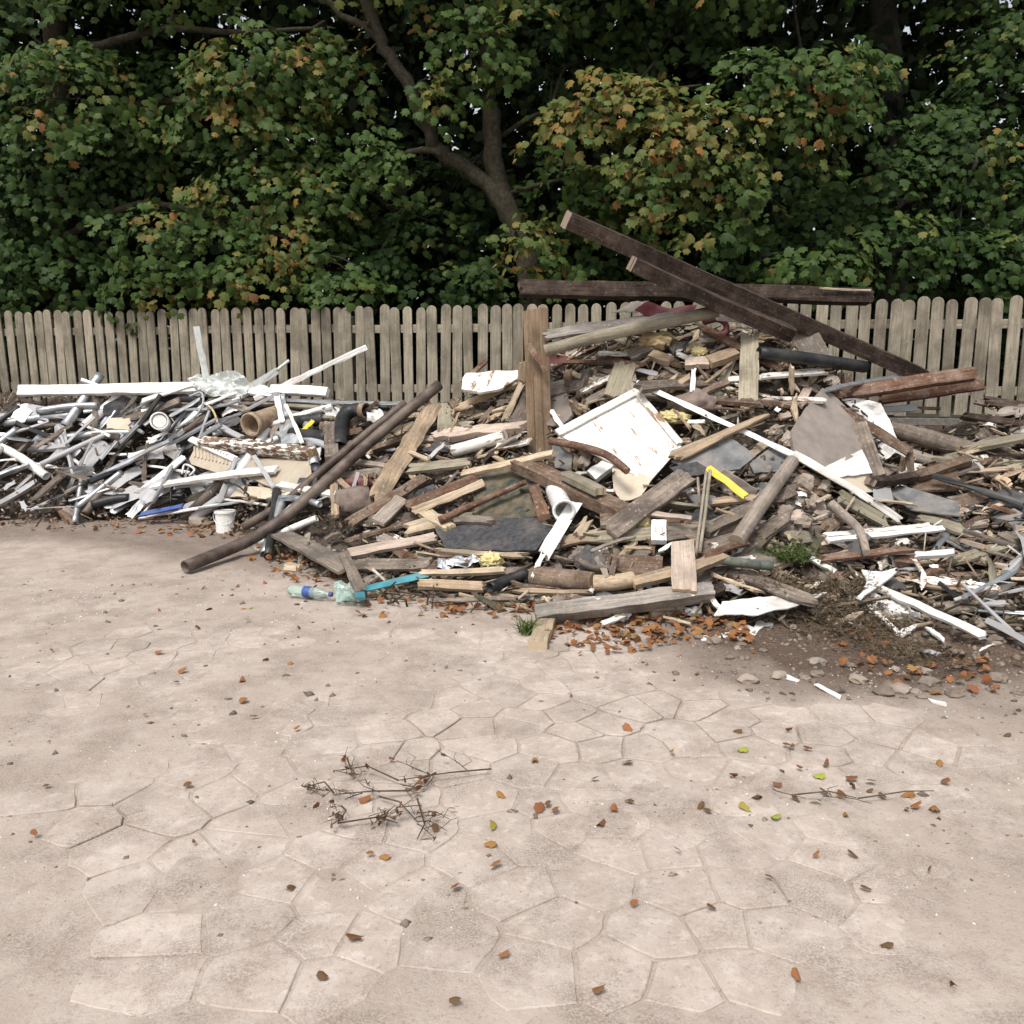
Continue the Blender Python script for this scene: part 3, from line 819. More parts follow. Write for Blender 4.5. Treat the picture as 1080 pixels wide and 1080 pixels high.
tag(mound, 'dark soil and crushed rubble inside the debris heap, darkened further for shaded gaps', 'rubble', kind='stuff')

# ------------------------------------------------------------------ labels that single out small pieces
MARKS = [(567,400,'the upright post'),(652,458,'the white door panel'),(594,538,'the white pipe mouth'),(766,508,'the yellow strip'),(693,360,'the tan foam lump'),(711,440,'the bright yellow tuft'),
 (720,597,'the upright pinkish board'),(518,592,'the frayed yellow tuft'),(870,450,'the large grey-brown slab'),(925,455,'the torn white sheet'),(806,528,'the leaning grey log'),(838,590,'the green weed'),
 (515,562,'the black felt sheet'),(600,515,'the heavy brown joist'),(684,530,'the wide grey plank'),(760,480,'the dark slate sheet'),(790,388,'the upright ridged board'),(855,380,'the black gutter'),
 (940,408,'the rust-brown beam'),(930,563,'the pair of white boards'),(915,582,'the reddish plank'),(925,612,'the broken triangular sheet'),(944,645,'the plaster lump'),(812,640,'the flat white sheet'),
 (655,637,'the long weathered beam'),(595,610,'the thick dark log'),(530,522,'the mouldy board'),(428,478,'the raw bark slab'),(465,520,'the red-brown board'),(375,530,'the matted fibre'),
 (518,400,'the broken white panel'),(507,468,'the white round rail'),(700,335,'the maroon covering'),(790,336,'the white rail'),(640,358,'the weathered pole'),(733,425,'the crumpled cloth'),
 (265,447,'the round duct'),(168,444,'the white can'),(225,480,'the beige ribbed box'),(225,505,'the long white plank'),(230,404,'the crumpled pale sheeting'),(305,440,'the folded metal sheet'),(362,440,'the black pipe elbow'),
 (272,472,'the peeling beam'),(240,548,'the white bucket'),(332,582,'the wide slanted board'),(415,575,'the level beige plank'),(415,613,'the turquoise strip'),(172,538,'the blue plastic bar'),(400,459,'the long steel pipe'),
 (970,470,'the smooth grey log'),(970,528,'the slate sheet at right edge'),(1050,560,'the right picture edge'),(60,480,'the left picture edge'),(780,593,'the dark green pipe'),(760,440,'the pale torn plank tip')]
KEEP = [[(588,458),(672,414),(719,470),(684,506)], [(868,408),(900,440),(910,476),(919,500),(884,504),(838,481),(833,455)], [(470,552),(520,548),(572,548),(580,558),(562,578),(475,575)], [(712,488),(770,465),(795,482),(745,498)], [(505,505),(545,497),(562,540),(508,540)], [(552,330),(580,330),(580,478),(556,478)], [(705,574),(735,574),(735,622),(705,622)], [(258,486),(328,486),(328,506),(265,504)], [(205,470),(248,490),(248,500),(205,496)],
        [(255,434),(300,430),(300,460),(255,460)], [(158,434),(180,434),(180,456),(158,456)], [(580,515),(610,515),(610,555),(580,555)], [(760,628),(865,628),(800,648),(755,648)], [(645,560),(640,545),(715,495),(730,505)]]
def covered(px, py):
    for P in KEEP:
        ins = False
        for i in range(len(P)):
            (x0, y0), (x1, y1) = P[i], P[i - 1]
            if (y0 > py) != (y1 > py) and px < (x1 - x0) * (py - y0) / (y1 - y0) + x0: ins = not ins
        if ins: return True
    return False
KEEP += [[(746,490),(752,490),(790,522),(784,528)], [(670,400),(676,400),(842,478),(836,484)], [(836,476),(842,474),(955,546),(948,554)]]
USED = set()
def unique(px, py, *forms, marks=None):
    ms = sorted(marks or MARKS, key=lambda m: (m[0] - px) ** 2 + (m[1] - py) ** 2)[:3]
    for form in forms:
        for mx, my, ph in ms:
            dx, dy = px - mx, py - my; d = math.hypot(dx, dy)
            side = ('right of' if dx > 0 else 'left of') if abs(dx) > abs(dy) else ('below' if dy > 0 else 'above')
            far = 'just ' if d < 22 else ('some way ' if d > 60 else '')
            t = form + ' ' + far + side + ' ' + ph
            if t not in USED and len(t.split()) <= 16:
                USED.add(t); return t
    return None
# ------------------------------------------------------------------ piece builders
def frame_for(p0, p1, roll=0.0, up=0.55):
    x = (p1 - p0).normalized()
    c = (p0 + p1) / 2
    nn = (CAM - c).normalized() * (1 - up) + Vector((0, 0, 1)) * up
    z = nn - x * nn.dot(x)
    if z.length < 1e-3: z = Vector((0, -1, 0)) - x * (-x.y)
    z.normalize()
    if roll: z = Matrix.Rotation(math.radians(roll), 3, x) @ z
    y = z.cross(x)
    m = Matrix((x, y, z)).transposed().to_4x4()
    m.translation = c
    return m
def board_geo(L, W, T, jag=0.03, jag1=None, nx=7, ny=4, bow=0.0, taper=1.0, rough=0.004, r=rnd, twist=0.0):
    """board along local X with splintered ends, uneven edges"""
    jag1 = jag if jag1 is None else jag1
    e0 = [r.uniform(0, jag) for _ in range(ny + 1)]; e1 = [r.uniform(0, jag1) for _ in range(ny + 1)]
    edge = [[(r.gauss(0, rough) if 0 < i < nx else 0) for i in range(nx + 1)] for _ in range(2)]
    verts, faces = [], []
    for s in (1, -1):
        for i in range(nx + 1):
            t = i / nx
            for j in range(ny + 1):
                u = j / ny
                x0 = -L / 2 + e0[j] * (1 if s == 1 else 0.8); x1 = L / 2 - e1[j] * (1 if s == 1 else 0.8)
                x = x0 + (x1 - x0) * t
                w = W * (1 + (taper - 1) * t)
                y = -w / 2 + w * u + (edge[0][i] if j == 0 else edge[1][i] if j == ny else 0)
                z = s * T / 2 + bow * (1 - (2 * t - 1) ** 2) + r.gauss(0, rough * 0.35)
                if s == 1 and j in (0, ny): z -= min(0.003, T * 0.1)
                if twist:
                    a = twist * (t - 0.5); y, z = y * math.cos(a) - z * math.sin(a), y * math.sin(a) + z * math.cos(a)
                verts.append((x, y, z))
    o = (nx + 1) * (ny + 1)
    I = lambda i, j: i * (ny + 1) + j
    for i in range(nx):
        for j in range(ny):
            faces.append((I(i, j), I(i + 1, j), I(i + 1, j + 1), I(i, j + 1)))
            faces.append((o + I(i, j), o + I(i, j + 1), o + I(i + 1, j + 1), o + I(i + 1, j)))
    for i in range(nx):
        faces.append((I(i, 0), o + I(i, 0), o + I(i + 1, 0), I(i + 1, 0)))
        faces.append((I(i, ny), I(i + 1, ny), o + I(i + 1, ny), o + I(i, ny)))
    for j in range(ny):
        faces.append((I(0, j), I(0, j + 1), o + I(0, j + 1), o + I(0, j)))
        faces.append((I(nx, j), o + I(nx, j), o + I(nx, j + 1), I(nx, j + 1)))
    return verts, faces
def ends(x0, y0, x1, y1, l, l2, Y):
    if Y is not None: return at(x0, y0, Y[0]), at(x1, y1, Y[1])
    return heap(x0, y0, l), heap(x1, y1, l if l2 is None else l2)
def W(name, label, cat, mat, x0, y0, x1, y1, w, th=0.025, l=0.07, l2=None, j=0.02, j1=None, roll=0, bow=0.0, Y=None, taper=1.0, up=0.55, rough=0.003, twist=0.0, group=None):
    """a board, beam or stick from pixel to pixel, w pixels wide, th metres thick"""
    p0, p1 = ends(x0, y0, x1, y1, l, l2, Y)
    m = frame_for(p0, p1, roll, up)
    L = (p1 - p0).length; wm = w * ((p0 + p1) / 2).y / F
    if not bow and L < 2.2: bow = rnd.gauss(0, .008 * L)
    if not twist and L < 2.2: twist = rnd.gauss(0, .10)
    if j >= .02: j *= 1.5
    v, f = board_geo(L, wm, th, min(j, L * .3), None if j1 is None else min(j1, L * .3), max(4, min(14, int(L / 0.10))), 6 if wm > 0.09 else 4 if wm > 0.05 else 3, bow, taper, max(rough, .0035), twist=twist)
    o = mk(name, v, f, M[mat]); o.matrix_world = m
    return tag(o, label, cat, group)
def T(name, label, cat, mat, pts, r, l=0.08, wall=None, Y=None, rim=None, group=None, sides=14):
    """a pipe, log or rod through pixels, r pixels in radius; wall = thickness in metres if open-ended"""
    P = [at(p[0], p[1], Y[i]) if Y else heap(p[0], p[1], p[2] if len(p) > 2 else l) for i, p in enumerate(pts)]
    P = smooth_path(P, 5)
    c = sum(P, Vector()) / len(P)
    rr = r if isinstance(r, (list, tuple)) else (r, r)
    R = [(rr[0] + (rr[1] - rr[0]) * i / (len(P) - 1)) * c.y / F for i in range(len(P))]
    fm = frame_for(P[0], P[-1]); fi = fm.inverted()
    v, f = tube_geo([fi @ p for p in P], R, sides, wall)
    o = mk(name, v, f, M[mat], smooth=False)
    for pl in o.data.polygons: pl.use_smooth = len(pl.vertices) == 4
    o.matrix_world = fm
    if rim:
        fr = (P[1] - P[0]).normalized()
        v2, f2 = tube_geo([fi @ (P[0] - fr * 0.004), fi @ (P[0] + fr * 0.05)], [R[0] * 1.14] * 2, sides, R[0] * .17, depth=0.045)
        f2 = [q for q in f2 if len(q) == 4]
        k = mk('collar', v2, f2, M[rim], o)
        for pl in k.data.polygons: pl.use_smooth = len(pl.vertices) == 4
    return tag(o, label, cat, group)
def Sh(name, label, cat, mat, poly, l=0.08, th=0.008, crumple=0.01, cuts=3, lifts=None, Y=None, freq=5.0, group=None, aniso=(1, 1)):
    """a sheet with the outline seen in the photograph, lying on the heap"""
    P = []
    for i, (x, y) in enumerate(poly):
        P.append(at(x, y, Y[i]) if Y else heap(x, y, lifts[i] if lifts else l))
    c = sum(P, Vector()) / len(P)
    # near-planar: pull towards the best plane
    nrm = Vector()
    for i in range(len(P)):
        a_, b_ = P[i] - c, P[(i + 1) % len(P)] - c
        nrm += a_.cross(b_)
    nrm.normalize()
    x = (P[1] - P[0]); x = (x - nrm * x.dot(nrm)).normalized(); y = nrm.cross(x)
    if nrm.dot(CAM - c) < 0: nrm = -nrm; y = -y
    Mx = Matrix((x, y, nrm)).transposed().to_4x4(); Mx.translation = c
    inv = Mx.inverted()
    bm = bmesh.new()
    f = bm.faces.new([bm.verts.new(Vector((q.x, q.y, q.z * 0.5))) for q in (inv @ p for p in P)])
    bmesh.ops.triangulate(bm, faces=[f])
    for _ in range(cuts): bmesh.ops.subdivide_edges(bm, edges=[e for e in bm.edges if e.calc_length() > 0.035], cuts=1); bmesh.ops.triangulate(bm, faces=bm.faces[:])
    seed = Vector((rnd.uniform(0, 50), rnd.uniform(0, 50), 3))
    for q in bm.verts:
        q.co.z += crumple * 2 * mnoise.fractal(Vector((q.co.x * aniso[0], q.co.y * aniso[1], q.co.z)) * freq + seed, 1.0, 2.0, 3)
        q.co.x += 0.006 * mnoise.noise(q.co * 30 + seed); q.co.y += 0.006 * mnoise.noise(q.co * 31 - seed)
    bmesh.ops.recalc_face_normals(bm, faces=bm.faces[:])
    bmesh.ops.solidify(bm, geom=bm.faces[:], thickness=th)
    o = from_bm(name, bm, M[mat]); o.matrix_world = Mx
    return tag(o, label, cat, group)
def Lump(name, label, cat, mat, px, py, rx, ry, l=0.06, rough=0.25, freq=2.2, rot=0, group=None, depth=0.8, sub=3, flat=False):
    p = heap(px, py, l)
    sx, sz = rx * p.y / F, ry * p.y / F
    bm = bmesh.new(); bmesh.ops.create_icosphere(bm, subdivisions=sub, radius=1)
    seed = Vector((rnd.uniform(0, 90), rnd.uniform(0, 90), 0))
    for q in bm.verts:
        k = 1 + rough * mnoise.fractal(q.co * freq + seed, 0.9, 2.0, 4)
        if flat: k *= 1 + rough * 0.6 * round(mnoise.noise(q.co * 1.3 + seed) * 3) / 3
        q.co = Vector((q.co.x * k * sx, q.co.y * k * depth * (sx + sz) / 2, q.co.z * k * sz))
    o = from_bm(name, bm, M[mat], smooth=not flat); o.location = p; o.rotation_euler = (rnd.uniform(-.3, .3), math.radians(rot), rnd.uniform(-.4, .4))
    return tag(o, label, cat, group)

# ------------------------------------------------------------------ the crest: big beams
W('roof_beam', 'longest dark beam slanting down from the top of heap to the right fence', 'beam', 'dark', 596, 231, 972, 396, 19, .12, Y=(6.35, 7.15), j=.015, up=.75, rough=.004)
W('roof_beam', 'shorter dark beam lying just beneath the longest slanting beam', 'beam', 'dark', 664, 277, 835, 352, 19, .10, Y=(6.20, 6.65), j=.05, j1=.02, up=.7, rough=.004)
W('roof_beam', 'level dark beam lying across behind the two slanting beams', 'beam', 'dark', 546, 304, 919, 313, 15, .13, Y=(7.05, 7.25), j=.035, j1=.03, up=.2, rough=.004)
W('splinter', 'pale splinter along top edge of the level dark beam', 'splinter', 'pale', 862, 303.5, 919, 306, 2.5, .012, Y=(7.13, 7.16), j=.05, up=.8)
post = empty('timber_post', at(567, 478, 6.75)); tag(post, 'upright brown post of three strips standing in the middle of heap', 'post')
pw = 26 * 6.75 / F
for k in range(3):
    wpx = 26 / 3
    x0, x1 = 556 + k * wpx, 560 + k * wpx
    p1, p0 = at(x0, 327 + k * -1.5, 6.82), at(x1 + 1.0, 482, 6.75)
    v, f = board_geo((p1 - p0).length, pw / 3 - 0.0025, 0.085 + (0.006 if k == 1 else 0), 0.01, 0.02, 6, 3, rough=.0006)
    o = mk('strip', v, f, M['post'], post); o.matrix_world = frame_for(p0, p1, 0, 0.0); o.matrix_parent_inverse = Matrix.Translation(post.location).inverted()
W('splinter', 'short slanting splinter hanging across the upright post', 'splinter', 'rust', 556, 361, 576, 392, 5, .012, Y=(6.69, 6.67), up=0)

# ------------------------------------------------------------------ upper right of the heap
T('weathered_pole', 'long weathered grey pole sloping up right of the upright post', 'pole', 'olive', [(575, 370), (640, 353), (757, 328)], 6.5, Y=(6.55, 6.5, 6.5))
W('roof_board', 'grey board with chipped white edge behind the weathered pole', 'board', 'peelgrey', 572, 354, 716, 333, 14, .025, Y=(6.72, 6.7), j=.04)
W('roof_board', 'brown board tucked below the white-edged grey board', 'board', 'brown', 578, 366, 690, 346, 12, .02, Y=(6.68, 6.68), j=.04)
Sh('lino_sheet', 'curled maroon floor covering under the beams', 'floor covering', 'maroon', [(668, 332), (682, 319), (735, 322), (728, 332), (690, 334)], Y=[6.75, 6.8, 6.85, 6.75, 6.7], th=.006, crumple=.03, freq=3)
Sh('felt_sheet', 'grey felt sheet bulging beside the curled maroon covering', 'sheet', 'slab', [(645, 332), (672, 318), (684, 317), (672, 331)], Y=[6.8, 6.85, 6.85, 6.75], th=.006, crumple=.02)
T('lino_roll', 'small curl of maroon covering under the white rail', 'floor covering', 'maroon', [(742, 340), (757, 337), (766, 343), (764, 352), (757, 351)], 3.0, l=.1)
W('painted_rail', 'white painted rail with brown end below the crossing beams', 'rail', 'whitechip', 754, 332, 830, 339, 10, .05, l=.16, j=.03, j1=.01)
W('roof_board', 'thin red-brown board slanting down below the white rail', 'board', 'rust', 737, 344, 822, 388, 9, .02, l=.22, j=.04)
W('groove_board', 'upright ridged grey board with pale broken ends', 'board', 'olive', 791, 350, 789, 425, 19, .022, l=.24, l2=.20, j=.05, j1=.05, up=.1)
Lump('foam_lump', 'large tan foam lump under the weathered pole', 'foam', 'foam', 693, 360, 18, 10, .12, .4, 2.6, sub=4)
Lump('foam_lump', 'small yellowish foam tuft above the pale blocks', 'foam', 'wool', 738, 371, 9, 5, .14, .42, 4, sub=4)
W('wood_block', 'grey sawn block left of the tan foam lump', 'block', 'grey', 664, 377, 687, 366, 13, .05, l=.12, j=.005)
W('wood_block', 'orange-brown short block under the large tan foam lump', 'block', 'tan', 686, 374, 708, 381, 11, .05, l=.14, j=.01)
W('wood_block', 'pale thick block end in the upper middle of heap', 'block', 'tan', 747, 382, 776, 372, 13, .06, l=.16, j=.005)
W('wood_block', 'worn pale block just left of the thick pale block', 'block', 'pink', 722, 384, 748, 382, 13, .05, l=.15, j=.01)
W('white_strip', 'short upright white strip below the worn pale block', 'strip', 'white', 732, 388, 730, 414, 5, .01, l=.2, up=0)
W('wood_stick', 'tan stick slanting left of the short upright white strip', 'stick', 'tan', 704, 413, 730, 396, 7, .03, l=.16)
W('wood_stick', 'brown stick right of the short upright white strip', 'stick', 'brown', 741, 414, 769, 402, 8, .03, l=.16)
Lump('cloth_heap', 'crumpled brown-grey cloth above the long white trim', 'cloth', 'cloth', 733, 425, 24, 12, .08, .35, 2.5)
W('white_trim', 'long thin white trim running from the white panel down to right', 'trim', 'whiteclean', 671, 403, 840, 481, 5.5, .012, l=.30, l2=.24, j=.01, up=.2)
W('white_trim', 'wider continuation of long white trim ending near the white boards', 'trim', 'white', 836, 478, 951, 550, 8, .018, l=.25, l2=.20, j=.02, up=.3, bow=.03)
W('broken_plank', 'pale torn plank tapering up to a point beside white panel', 'plank', 'tan', 706, 484, 811, 437, 16, .022, l=.22, l2=.28, j=.06, j1=.03, taper=.25)
Lump('wool_tuft', 'bright yellow insulation tuft right of white panel top corner', 'insulation', 'wool', 711, 440, 17, 6, .1, .42, 4, rot=4, sub=4)
W('roof_board', 'weathered board leaning at the right of crest under long beam', 'board', 'grey', 838, 338, 872, 392, 27, .02, l=.16, j=.03, up=.35)
T('gutter_length', 'black plastic gutter lying below the leaning weathered board', 'gutter', 'black', [(800, 372), (850, 378), (912, 387)], 6.5, l=.30, wall=.006)
W('white_board', 'white board under the black gutter', 'board', 'whitechip', 798, 398, 872, 391, 9, .02, l=.2, j=.05)
W('metal_strip', 'silver metal strip above the rust-brown beam at right', 'strip', 'metal', 872, 411, 952, 397, 6, .015, l=.22, l2=.3, j=.01)
W('wall_beam', 'rust-brown beam running out at right below the fence', 'beam', 'rust', 872, 418, 1030, 394, 13, .07, Y=(6.75, 6.65), j=.03, up=.3)
W('wall_beam', 'second rust-brown beam tucked below the upper one at right', 'beam', 'rust', 925, 421, 1040, 405, 11, .06, Y=(6.85, 6.8), j=.03, up=.2)
W('blue_strip', 'blue-grey painted strip with splintered right end before brick wall', 'strip', 'lilac', 927, 432, 968, 430, 7.5, .02, Y=(6.9, 6.9), up=.2)
W('splinter', 'reddish splinter beyond the blue-grey strip', 'splinter', 'rust', 966, 430, 994, 431, 3.5, .01, Y=(6.92, 6.92), j=.06)
T('grey_log', 'smooth grey log at right edge before the brick wall', 'log', 'greydark', [(938, 452), (970, 460), (1040, 481)], (8, 11), Y=(6.75, 6.7, 6.6))
T('grey_log', 'lower grey log at right edge, under the smooth one', 'log', 'grey', [(955, 478), (990, 489), (1050, 505)], 7, Y=(6.65, 6.6, 6.5))
Sh('chipboard_slab', 'large grey-brown slab leaning at the right of heap', 'slab', 'slab', [(868, 408), (885, 420), (900, 440), (910, 476), (876, 494), (838, 481), (833, 455), (850, 430)], lifts=[.16, .16, .17, .2, .22, .2, .18, .16], th=.03, crumple=.004)
Sh('white_sheet', 'white panel below the large grey-brown slab', 'panel', 'whiteclean', [(868, 494), (909, 474), (919, 500), (884, 504)], l=.2, th=.01, crumple=.004)
Sh('beige_board', 'beige board below the white panel under grey slab', 'board', 'beige', [(884, 502), (918, 498), (922, 519), (900, 520)], l=.18, th=.015, crumple=.003)
W('grey_plank', 'flat grey plank leaning right of the large slab', 'plank', 'greydark', 905, 446, 925, 503, 17, .02, l=.27, l2=.24, j=.01, up=.1)
Sh('torn_sheet', 'torn white plastic sheet behind the grey plank at right', 'sheet', 'whiteclean', [(888, 421), (904, 418), (928, 427), (938, 443), (944, 460), (956, 481), (945, 477), (931, 488), (922, 465), (910, 440), (900, 434)], Y=[6.7, 6.7, 6.7, 6.65, 6.6, 6.5, 6.55, 6.5, 6.6, 6.7, 6.72], th=.004, crumple=.02, freq=7)
W('brown_rail', 'brown rail crossing in front of the torn white sheet', 'rail', 'brown', 884, 431, 960, 477, 10, .03, Y=(6.50, 6.35), j=.02, up=.2)
W('brown_rail', 'short upright brown rail end below the torn white sheet', 'rail', 'brown', 958, 470, 961, 502, 8, .03, Y=(6.42, 6.35), up=0)
W('brown_rail', 'dark brown rail lying level right of the beige board', 'rail', 'dark', 917, 508, 966, 502, 11, .05, l=.28, l2=.26)
W('brown_rail', 'dark brown rail angled up at right edge', 'rail', 'brown', 964, 503, 1025, 484, 11, .05, l=.26, j=.02)
Sh('brown_board', 'brown board wedged under the angled rail at right edge', 'board', 'brown', [(960, 505), (1010, 492), (1012, 518), (962, 520)], l=.15, th=.02)
Sh('slate_sheet', 'dark grey slate sheet at the right edge', 'slate', 'slate', [(938, 518), (948, 514), (1012, 530), (1012, 545), (960, 541)], l=.2, th=.01, crumple=.003)
Sh('slate_piece', 'small pale grey slate under the dark brown rail', 'slate', 'lilac', [(921, 517), (938, 515), (941, 528), (921, 528)], l=.24, th=.01, crumple=.002)
W('splinter', 'pale split lath in front of the slate sheet', 'splinter', 'pale', 918, 526, 968, 533, 4, .012, l=.27, j=.08)
W('white_board', 'long white skirting board, lower of the pair at right', 'board', 'whiteclean', 872, 570, 996, 557, 7, .018, l=.22, j=.01)
W('white_board', 'long dirty white board, upper of the pair at right', 'board', 'whitechip', 866, 565, 984, 553, 7, .018, l=.17, j=.03)
W('olive_board', 'greenish grey board below the end of long white trim', 'board', 'olive', 884, 522, 938, 552, 19, .025, l=.13, j=.03)
T('bent_strip', 'grey flexible strip bending down in front of white boards', 'strip', 'grey', [(876, 531), (893, 546), (907, 560), (914, 583)], (5.5, 4), l=.27)
W('red_plank', 'reddish plank below the pair of white boards', 'plank', 'rust', 862, 590, 964, 579, 9, .025, l=.2, j=.06)
W('white_stick', 'white stick next to the green weed', 'stick', 'white', 854, 588, 882, 604, 6.5, .02, l=.15, j=.01)
W('white_rail', 'white rail at right edge beyond the reddish plank', 'rail', 'white', 962, 586, 1010, 582, 7, .03, l=.22)
Sh('curled_trim', 'torn curled white trim hanging at right edge', 'trim', 'whitechip', [(960, 588), (966, 590), (975, 600), (978, 612), (973, 620), (970, 617), (972, 606), (968, 597)], l=.2, th=.006, crumple=.02)
Sh('curled_trim', 'small torn white trim beside the hanging one', 'trim', 'whitechip', [(950, 609), (962, 611), (973, 613), (970, 618), (960, 615)], l=.16, th=.006, crumple=.02)
Sh('broken_sheet', 'broken white triangular sheet at lower right of heap', 'sheet', 'whiteclean', [(909, 601), (930, 603), (946, 599), (934, 610), (906, 631), (915, 612)], l=.2, th=.008, crumple=.006)
W('white_board', 'white strip folded over the broken triangular sheet', 'strip', 'whiteclean', 905, 632, 945, 602, 5, .015, l=.26)
W('white_board', 'long white board running off at lower right edge', 'board', 'white', 921, 618, 1040, 672, 10, .02, l=.16, j=.02)
W('white_board', 'narrow white board beneath the long board at lower right', 'board', 'whitechip', 918, 626, 960, 648, 6, .015, l=.12, j=.02)
Lump('plaster_lump', 'rough grey-white plaster lump at lower right', 'plaster', 'whitecrumb', 944, 645, 22, 10, .06, .4, 3, rot=14)
W('white_strip', 'white angle strip under the plaster lump', 'strip', 'white', 915, 638, 951, 670, 5, .015, l=.10)
Sh('white_offcut', 'curved white offcut below the plaster lump', 'offcut', 'whiteclean', [(945, 668), (950, 662), (958, 661), (972, 655), (961, 665), (952, 671)], l=.1, th=.012, crumple=.01)
Sh('white_offcut', 'pointed white offcut at right edge below the long white board', 'offcut', 'whiteclean', [(976, 662), (982, 662), (996, 674), (996, 680)], l=.08, th=.012)

# ------------------------------------------------------------------ middle of the heap
door = empty('panelled_door', heap(650, 470, .2)); tag(door, 'white boarded door panel lying tilted in the middle of heap', 'door')
A, B, C, D = at(588, 458, 6.16), at(672, 414, 6.42), at(719, 470, 6.02), at(684, 506, 5.72)
# true rectangle-ish panel plane
ex = (B - A); ey = (C - B)
nrm = ex.cross(ey).normalized()
if nrm.dot(CAM - A) < 0: nrm = -nrm
def door_piece(name, u0, u1, v0, v1, mat, th, off, jag=.004, along='v'):
    q = lambda u, v: A + ex * u + ey * v
    if along == 'v': p0, p1, w = q((u0 + u1) / 2, v0), q((u0 + u1) / 2, v1), ((q(u1, v0) - q(u0, v0)) - ey.normalized() * (q(u1, v0) - q(u0, v0)).dot(ey.normalized())).length
    else: p0, p1, w = q(u0, (v0 + v1) / 2), q(u1, (v0 + v1) / 2), ((q(u0, v1) - q(u0, v0)) - ex.normalized() * (q(u0, v1) - q(u0, v0)).dot(ex.normalized())).length
    x = (p1 - p0).normalized(); z = nrm; y = z.cross(x)
    m = Matrix((x, y, z)).transposed().to_4x4(); m.translation = (p0 + p1) / 2 + nrm * off
    v, f = board_geo((p1 - p0).length, w, th, jag, jag, 8, 3, rough=.0015)
    o = mk(name, v, f, M[mat], door); o.matrix_world = m; o.matrix_parent_inverse = Matrix.Translation(door.location).inverted()
def door_board(u0, u1):
    poly = [(0, 0), (1, 0), (1, 1), (.47, 1.22)]
    for sgn, lim in ((1, u0), (-1, u1)):
        out = []
        for i in range(len(poly)):
            p, q = poly[i], poly[(i + 1) % len(poly)]
            dp, dq = sgn * (p[0] - lim), sgn * (q[0] - lim)
            if dp >= 0: out.append(p)
            if dp * dq < 0:
                t = dp / (dp - dq); out.append((p[0] + (q[0] - p[0]) * t, p[1] + (q[1] - p[1]) * t))
        poly = out
    org = A + ex * u0; x = ey.normalized(); y = nrm.cross(x)
    m = Matrix((x, y, nrm)).transposed().to_4x4(); m.translation = org; mi = m.inverted()
    bm = bmesh.new()
    f = bm.faces.new([bm.verts.new(mi @ (A + ex * p[0] + ey * p[1])) for p in poly])
    r = bmesh.ops.extrude_face_region(bm, geom=[f])
    for e in r['geom']:
        if isinstance(e, bmesh.types.BMVert): e.co.z -= .018
    bmesh.ops.recalc_face_normals(bm, faces=bm.faces[:])
    bmesh.ops.bevel(bm, geom=bm.edges[:], offset=.0012, segments=1, affect='EDGES')
    o = from_bm('board', bm, M['doorwhite'], door); o.matrix_world = m; o.matrix_parent_inverse = Matrix.Translation(door.location).inverted()
M['doorwhite'] = painted('scuffed_door_paint', (0.76, 0.75, 0.71), (0.30, 0.21, 0.15), chips=0.34, dirt_amt=0.4)
for k in range(5): door_board(k / 5 + .0012, (k + 1) / 5 - .0012)
door_piece('rail', -0.01, 1.01, -0.05, 0.055, 'white', .022, .016, along='u')
door_piece('stile', 0.95, 1.02, -0.05, 1.0, 'whitechip', .022, .018, .02)
door_piece('back_ledge', 0.22, 0.97, 0.25, 0.36, 'brown', .03, -.026, along='u')
T('edge_strip', 'red-brown strip along lower edge of the white door panel', 'strip', 'rust', [(580, 465), (612, 471), (640, 480), (662, 497)], 4.2, Y=(6.08, 5.93, 5.80, 5.66), sides=6)
W('wood_block', 'white painted block under the white door panel', 'block', 'white', 624, 503, 645, 487, 15, .05, l=.16, j=.005)
W('wood_block', 'tan block beneath the edge of the white door panel', 'block', 'tan', 590, 462, 604, 474, 8, .04, l=.24)
Sh('slate_piece', 'grey slate standing right of the upright post foot', 'slate', 'slate', [(583, 470), (605, 476), (603, 497), (586, 494)], l=.15, th=.012, crumple=.002)
W('wood_block', 'upright thin tan lath beside the grey slate', 'lath', 'tan', 606, 496, 609, 477, 4.5, .02, l=.18, up=0)
W('wood_block', 'grey-pink block between lath and white block', 'block', 'grey', 614, 494, 620, 478, 12, .05, l=.14, up=.2)
Sh('beige_board', 'beige curved board under right half of the door panel', 'board', 'beige', [(645, 492), (655, 492), (688, 506), (676, 522), (655, 528), (647, 514)], l=.14, th=.006, crumple=.015, freq=3)
W('wide_plank', 'wide grey plank slanting down from the door panel', 'plank', 'greydark', 642, 562, 726, 500, 25, .03, l=.24, l2=.22, j=.02)
W('floor_joist', 'heavy brown joist slanting below the upright post', 'joist', 'brown', 545, 488, 658, 541, 21, .09, l=.22, l2=.20, j=.02, j1=.005, up=.7)
W('wood_block', 'olive block lying on top of the heavy brown joist', 'block', 'olive', 595, 500, 634, 519, 14, .05, l=.31, j=.02, up=.8)
W('wood_block', 'rough short block under right end of heavy joist', 'block', 'brown', 633, 552, 656, 548, 18, .07, l=.16, j=.01)
Sh('mould_board', 'dark board mottled with green mould below the joist', 'board', 'mould', [(500, 503), (545, 492), (566, 512), (568, 545), (520, 549), (500, 540)], l=.10, th=.02, crumple=.006)
W('brick_block', 'red-brown short batten standing left of the white pipe', 'block', 'rust', 563, 514, 574, 546, 13, .05, l=.22, j=.005, up=.2)
pipe = T('white_pipe', 'short white plastic pipe with open end facing the viewer', 'pipe', 'whiteclean', [(595, 539, .36), (590, 528, .22), (585, 517, .10)], 10.5, wall=.008, rim='whiteclean')
W('white_strip', 'broken white plastic strip hanging below the white pipe', 'strip', 'whiteclean', 609, 527, 572, 588, 14, .008, l=.24, l2=.26, j=.03, j1=.06, up=.15)
